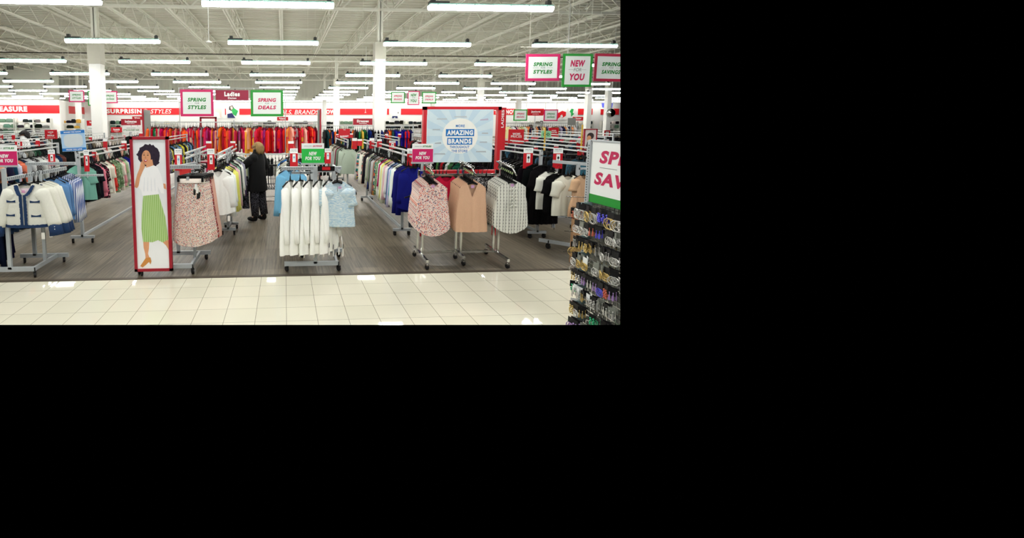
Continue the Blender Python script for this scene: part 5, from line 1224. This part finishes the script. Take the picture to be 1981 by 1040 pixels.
# shopping cart
t = thing('shopping_cart', 'black wire shopping cart standing behind the person in black', 'shopping cart', (-.27, 9.35, 0), R(8))
mb = MB(); WX, D0, D1 = .26, -.42, .40
def rect(z, sx, y0, y1): return [(-sx, y0, z), (sx, y0, z), (sx, y1, z), (-sx, y1, z)]
for z, f in ((.99, 1), (.8, .93), (.62, .86), (.5, .8)): mb.tube(rect(z, WX*f, D0*f, D1*f+(.06 if z > .9 else 0)), .008, 5, closed=True)
for k in range(9):
    x = -WX+2*WX*k/8
    for (ya, yb) in ((D0, D0*.8), (D1+.06, D1*.8)): mb.bar((x, ya, .99), (x*.8, yb, .5), .012, .012)
    mb.bar((x*.8, D0*.8, .5), (x*.8, D1*.8, .5), .012, .012)
for k in range(10):
    y = D0+(D1+.06-D0)*k/9
    for s in (-1, 1): mb.bar((s*WX, y, .99), (s*WX*.8, y*.8, .5), .012, .012)
obj('basket', mb, BLACKP, t)
mb = MB(); mb.tube([(-.27, D0-.1, 1.02), (.27, D0-.1, 1.02)], .016, 8); obj('handle', mb, BLACKP, t)
mb = MB()
for s in (-1, 1): mb.tube([(s*.27, D0-.1, 1.02), (s*.25, D0, .9), (s*.22, D0+.05, .3), (s*.2, D0+.02, .15)], .012, 6); mb.tube([(s*.22, D0+.05, .27), (s*.16, D1, .2), (s*.15, D1, .12)], .012, 6)
mb.tube([(-.2, -.36, .25), (.2, -.36, .25), (.15, .38, .21), (-.15, .38, .21)], .01, 6, closed=True); obj('chassis', mb, BLACKP, t)
for (x, y) in ((-.2, -.4), (.2, -.4), (-.15, .4), (.15, .4)): caster(x, y, t, .055, ang=0, stem=.03)

# ------------------------------------------------------------------ shelves along the far walls
SHM = mat('pale_shelf', (222, 224, 216), .6)
CT = [((120, 150, 130), 'sage'), ((20, 20, 22), 'black'), ((110, 108, 104), 'grey'), ((235, 232, 225), 'white'), ((190, 186, 176), 'beige'), ((40, 46, 50), 'charcoal'), ((200, 150, 70), 'mustard'), ((150, 60, 60), 'brick red'), ((70, 110, 100), 'teal')]
def shelf_unit(u0, u1, vt, Y, pal, nm, lev=(0, .48, .96, 1.44)):
    a = at(u0, vt, Y); b = at(u1, vt, Y); wd = b.x-a.x; cx_ = (a.x+b.x)/2; zt = a.z
    t = thing('shelf_unit', 'pale shelf unit against the far wall, '+nm, 'shelf', (cx_, Y, 0))
    for s in (-1, 1): mb = MB(); mb.bb(s*wd/2-.02, s*wd/2+.02, -.2, .25, 0, zt); obj('side_panel', mb, SHM, t)
    r = random.Random(int(u0*7+Y)); i = 0
    for l in lev:
        z = zt-.38-l
        if z < .2: continue
        mb = MB(); mb.bb(-wd/2, wd/2, -.2, .25, z-.03, z); obj('shelf', mb, SHM, t)
        x = -wd/2+.1
        while x < wd/2-.25:
            c, cn = pal[r.randrange(len(pal))]; w2 = r.uniform(.2, .34); h2 = r.uniform(.22, .42)
            q = MB(); q.lathe([(.02, 0), (w2*.9, .01), (w2, h2*.25), (w2*.95, h2*.8), (w2*.6, h2)], (0, 0, 0), 10, 1, .5)
            o = obj('folded_textile', q, cloth(jit(c, 8, r))); o.location = (cx_+x+w2*.8, Y, z); tag(o, '%s folded item, %s on the %s' % (cn, ordn(i), nm), 'folded item', 'folded items on the far wall shelves'); i += 1
            x += w2*1.9+r.uniform(0, .03)
Y = WL-.6
shelf_unit(-30, 28, 228, Y, [CT[0], CT[3], CT[2]], 'shelf at the picture edge under the red band')
shelf_unit(31, 65, 228, Y, [CT[1], CT[5], CT[2], CT[3]], 'shelf of black and grey items')
shelf_unit(66, 99, 228.5, Y, [CT[1], CT[3], CT[2]], 'shelf of dark pillows')
shelf_unit(117, 160, 230, Y+2, [CT[4], CT[6], CT[0], CT[1]], 'shelf beside the wall corner')
Y = WB-.7
for (u0, u1, pal, nm) in ((212, 236, [CT[0], CT[3], CT[5]], 'shelf behind the Intimates sign'), (300, 345, [CT[3], CT[4]], 'shelf over the red rail, panel end'), (447, 485, [CT[3], CT[4], CT[2]], 'shelf under the green woman picture'), (488, 535, [CT[3], CT[4], CT[2]], 'shelf under the deals sign'), (560, 612, [CT[2], CT[3], CT[1]], 'shelf over the red rail, column end'),
                          (629, 646, [CT[1]], 'shelf of black bags between two columns'), (657, 682, [CT[3], CT[0]], 'shelf beside the Dresses sign'), (745, 780, [CT[3], CT[1], CT[5]], 'first shelf past the central column'), (781, 815, [CT[3], CT[1], CT[5]], 'second shelf past the central column'),
                          (1002, 1050, [CT[3], CT[2]], 'shelf below the Juniors sign'), (1112, 1146, [CT[3], CT[5]], 'shelf before the paired columns'), (1163, 1197, [CT[3], CT[0], CT[1]], 'shelf past the paired columns')):
    shelf_unit(u0, u1, 233.5, Y, pal, nm)

# wall pictures
def wall_pic(u0, u1, v0, v1, polys, label, Y=WB-.1):
    a = at(u0, v0, Y); b = at(u1, v1, Y); t = thing('wall_picture', label, 'picture', ((a.x+b.x)/2, Y, b.z)); wd = b.x-a.x; ht = a.z-b.z
    mb = MB(); mb.bb(-wd/2, wd/2, -.01, .03, 0, ht); s = obj('picture_panel', mb, CARD, t)
    for i, (pts, m) in enumerate(polys):
        q = MB(); q.poly([((x-.5)*wd, (1-y)*ht) for x, y in pts], -.016-.004*i, -.012-.004*i); obj('printed_shape', q, m, s)
    return t
DH = mat('print_dark_hair', (60, 50, 50), .5); NB = mat('print_navy', (24, 36, 96), .5); GT = mat('print_green_top', (44, 176, 84), .5); PS_ = mat('print_pale_pink', (244, 214, 204), .5); SK2 = mat('print_light_skin', (236, 200, 184), .5)
wall_pic(437, 463, 203, 228.5, [([(.25, .1), (.5, .02), (.62, .25), (.4, .45), (.22, .35)], DH), ([(.32, .12), (.5, .1), (.52, .3), (.38, .36)], SK2), ([(.42, .4), (.6, .22), (.92, .45), (.75, .85), (.52, .7)], GT), ([(.1, .68), (.45, .6), (.7, .98), (.1, .98)], NB)], 'picture of a woman in a green top on the far red band')
wall_pic(414, 431, 203, 228.5, [([(.1, .1), (.8, .25), (.9, .3), (.85, .95), (.7, .95), (.6, .6), (.1, .5)], PS_)], 'pale picture of a pink shopping bag on the far wall')
wall_pic(756, 772, 206, 229, [([(.2, .8), (.8, .8), (.85, .98), (.6, .98), (.5, .88), (.35, .98), (.15, .98)], NB), ([(.8, .5), (.95, .45), (.9, .6)], DH)], 'white picture with dark shorts on the far wall')
wall_pic(1079, 1096, 207, 231, [([(.0, .5), (.5, .3), (.9, .4), (.9, .7), (.5, .9), (.3, .8), (.0, .98)], BAND), ([(.3, .7), (.5, .6), (.6, .8), (.4, .9)], CARD)], 'red and white picture on the far wall beside the column')
wall_pic(1100, 1113, 208, 228, [([(.4, .1), (.7, .15), (.6, .5), (.8, .6), (.4, .9), (.35, .5), (.15, .4)], GT)], 'picture of a green leaf shape on the far wall')
wall_pic(178, 190, 207, 229, [([(.3, .1), (.6, .3), (.5, .4)], DH), ([(.3, .5), (.8, .4), (.6, .7), (.3, .8)], DH)], 'white picture with dark sketch marks beside the column')
wall_pic(1163, 1186, 199, 211, [([(.02, .02), (.95, .02), (.9, .9), (.5, .98), (.1, .7)], mat('print_violet_blue', (84, 92, 226), .5))], 'violet blue picture over the red band past the columns')
# ceiling discs and mirror dome
for (u, v, Y, nm) in ((404, 82, 9.6, 'white disc pendant on a thin rod over the store front'), (707, 218, 26, 'tiny white pendant rod in front of the far red band'), (1094, 180, 16, 'white pendant rod below the green sign')):
    p = at(u, v, Y); mb = MB(); mb.lathe([(.01, .05), (.03, .03), (.065, .01), (.065, 0)], (0, 0, 0), 14); t = thing('ceiling_pendant', nm, 'ceiling pendant', p); obj('disc', mb, CARD, t)
    mb = MB(); mb.tube([(0, 0, .04), (0, 0, cz(Y, 4.3)-p.z)], .007 if Y < 12 else .015, 6); obj('rod', mb, CARD, t)
p = at(1181, 218, 20); t = thing('mirror_dome', 'round convex security mirror hanging before the far red band', 'mirror', p)
mb = MB(); mb.ball((0, 0, 0), .2, .2, .2, 24, 14); obj('dome', mb, mat('mirror_glass', (200, 205, 205), .05, 1.0), t); mb = MB(); mb.ring((0, 0, .0), .21, .025, 'y', 28, 6); mb.tube([(0, 0, .2), (0, 0, cz(20, 4.3)-p.z)], .012, 5); obj('mount', mb, CARD, t)
p = at(1106, 235, 17.5); mb = MB(); mb.bb(-.17, .17, -.01, .01, -.15, .15); mb.bb(-.02, .02, .01, .04, -p.z, .1); tag(obj('standing_mirror', mb, GRAYGLASS), 'small grey mirror panel on a post above the pastel rail', 'mirror').location = p
# yellow posts, green card, far poster of a dark haired woman
YEL = mat('yellow_post', (206, 164, 44), .5)
for (u, v0, v1, Y, nm) in ((1055, 246, 281, 9.6, 'thin yellow post before the pale green card'), (1127, 241, 287, 8.6, 'thin yellow post beside the framed portrait')):
    a = at(u, v0, Y); mb = MB(); mb.bar((0, 0, 0), (0, 0, a.z), .022, .022); o = obj('yellow_post', mb, YEL); o.location = (a.x, Y, 0); tag(o, nm, 'post')
t = sign('green_card', 1047, 1066, 253, 266, 9.7, CARD, 'pale green card with a looped black mark on the yellow post', 'sign', [], bw=0, face=mat('mint_card', (150, 220, 170), .5), th=.006)
mb = MB(); mb.ring((-.045, -.006, .075), .028, .006, 'y', 16, 5); mb.ring((.045, -.006, .075), .028, .006, 'y', 16, 5); mb.bar((-.02, -.006, .075), (.02, -.006, .075), .008, .008); obj('loop_mark', mb, BLK, t)
Y = 8.8; a = at(1130, 249, Y); b = at(1152.5, 290, Y); wd = b.x-a.x; ht = a.z-b.z
t = thing('framed_portrait', 'dark red framed portrait of a dark-haired woman behind the white sign', 'poster', ((a.x+b.x)/2, Y, 0))
mb = MB(); z0 = b.z
mb.bb(-wd/2, -wd/2+.02, -.02, .02, 0, a.z); mb.bb(wd/2-.02, wd/2, -.02, .02, 0, a.z); mb.bb(-wd/2, wd/2, -.02, .02, a.z-.02, a.z); mb.bb(-wd/2, wd/2, -.02, .02, z0, z0+.02); obj('frame', mb, DRED, t)
mb = MB(); mb.bb(-wd/2+.02, wd/2-.02, -.008, .008, z0+.02, a.z-.02); s = obj('printed_sheet', mb, mat('print_blush', (230, 220, 214), .4), t)
hz = z0+ht*.62
for i, (pts, m) in enumerate((([(.0+.075*math.cos(2*PI*k/20), hz+.07*math.sin(2*PI*k/20)+.02) for k in range(20)], DH), ([(-.03+.045*math.cos(2*PI*k/20), hz-.03+.06*math.sin(2*PI*k/20)) for k in range(20)], SK), ([(-.1, z0+.03), (.07, z0+.03), (.05, hz-.12), (0, hz-.09), (-.06, hz-.1)], DH))):
    q = MB(); q.poly(pts, -.012-.002*i, -.009-.002*i); obj('printed_shape', q, m, s)

# ------------------------------------------------------------------ the modelled part of the store ends where the photograph ends
def cut(nrm, co):
    """drop what lies wholly past the plane; open what straddles it"""
    bpy.context.view_layer.update()
    nrm = Vector(nrm).normalized(); co = Vector(co)
    for o in list(C.objects):
        if o.type != 'MESH': continue
        M = o.matrix_world
        if max((M @ Vector(c)).y for c in o.bound_box) < 2.0: continue
        if max((M @ Vector(c)).y for c in o.bound_box) < 5.9 and min((M @ Vector(c)).z for c in o.bound_box) > 3.4: continue   # hung above the picture
        ds = [(M @ Vector(c) - co).dot(nrm) for c in o.bound_box]
        if max(ds) <= 0: continue
        if min(ds) >= 0: bpy.data.objects.remove(o); continue
        old = [s.material for s in o.material_slots]
        bm = bmesh.new(); bm.from_mesh(o.data); Mi = M.inverted()
        bmesh.ops.bisect_plane(bm, geom=bm.verts[:]+bm.edges[:]+bm.faces[:], plane_co=Mi @ co, plane_no=(M.to_3x3().transposed() @ nrm), clear_outer=True)
        if not bm.faces: bm.free(); bpy.data.objects.remove(o); continue
        me = bpy.data.meshes.new(o.data.name); bm.to_mesh(me); bm.free()
        for m in old: me.materials.append(m)
        o.data = me
        for sl in o.material_slots: sl.link = 'DATA'
    for o in list(C.objects):
        if o.type == 'EMPTY' and not any(c.type == 'MESH' for c in o.children_recursive): bpy.data.objects.remove(o)
d1, d2 = ray(1200, 0), ray(1200, 628); nr = d1.cross(d2).normalized()
if nr.dot(ray(1300, 300)) < 0: nr = -nr
cut(nr, (0, 0, EYE))
e1, e2 = ray(0, 628), ray(1200, 628); nb = e1.cross(e2).normalized()
if nb.dot(ray(600, 700)) < 0: nb = -nb
cut(nb, (0, 0, EYE))
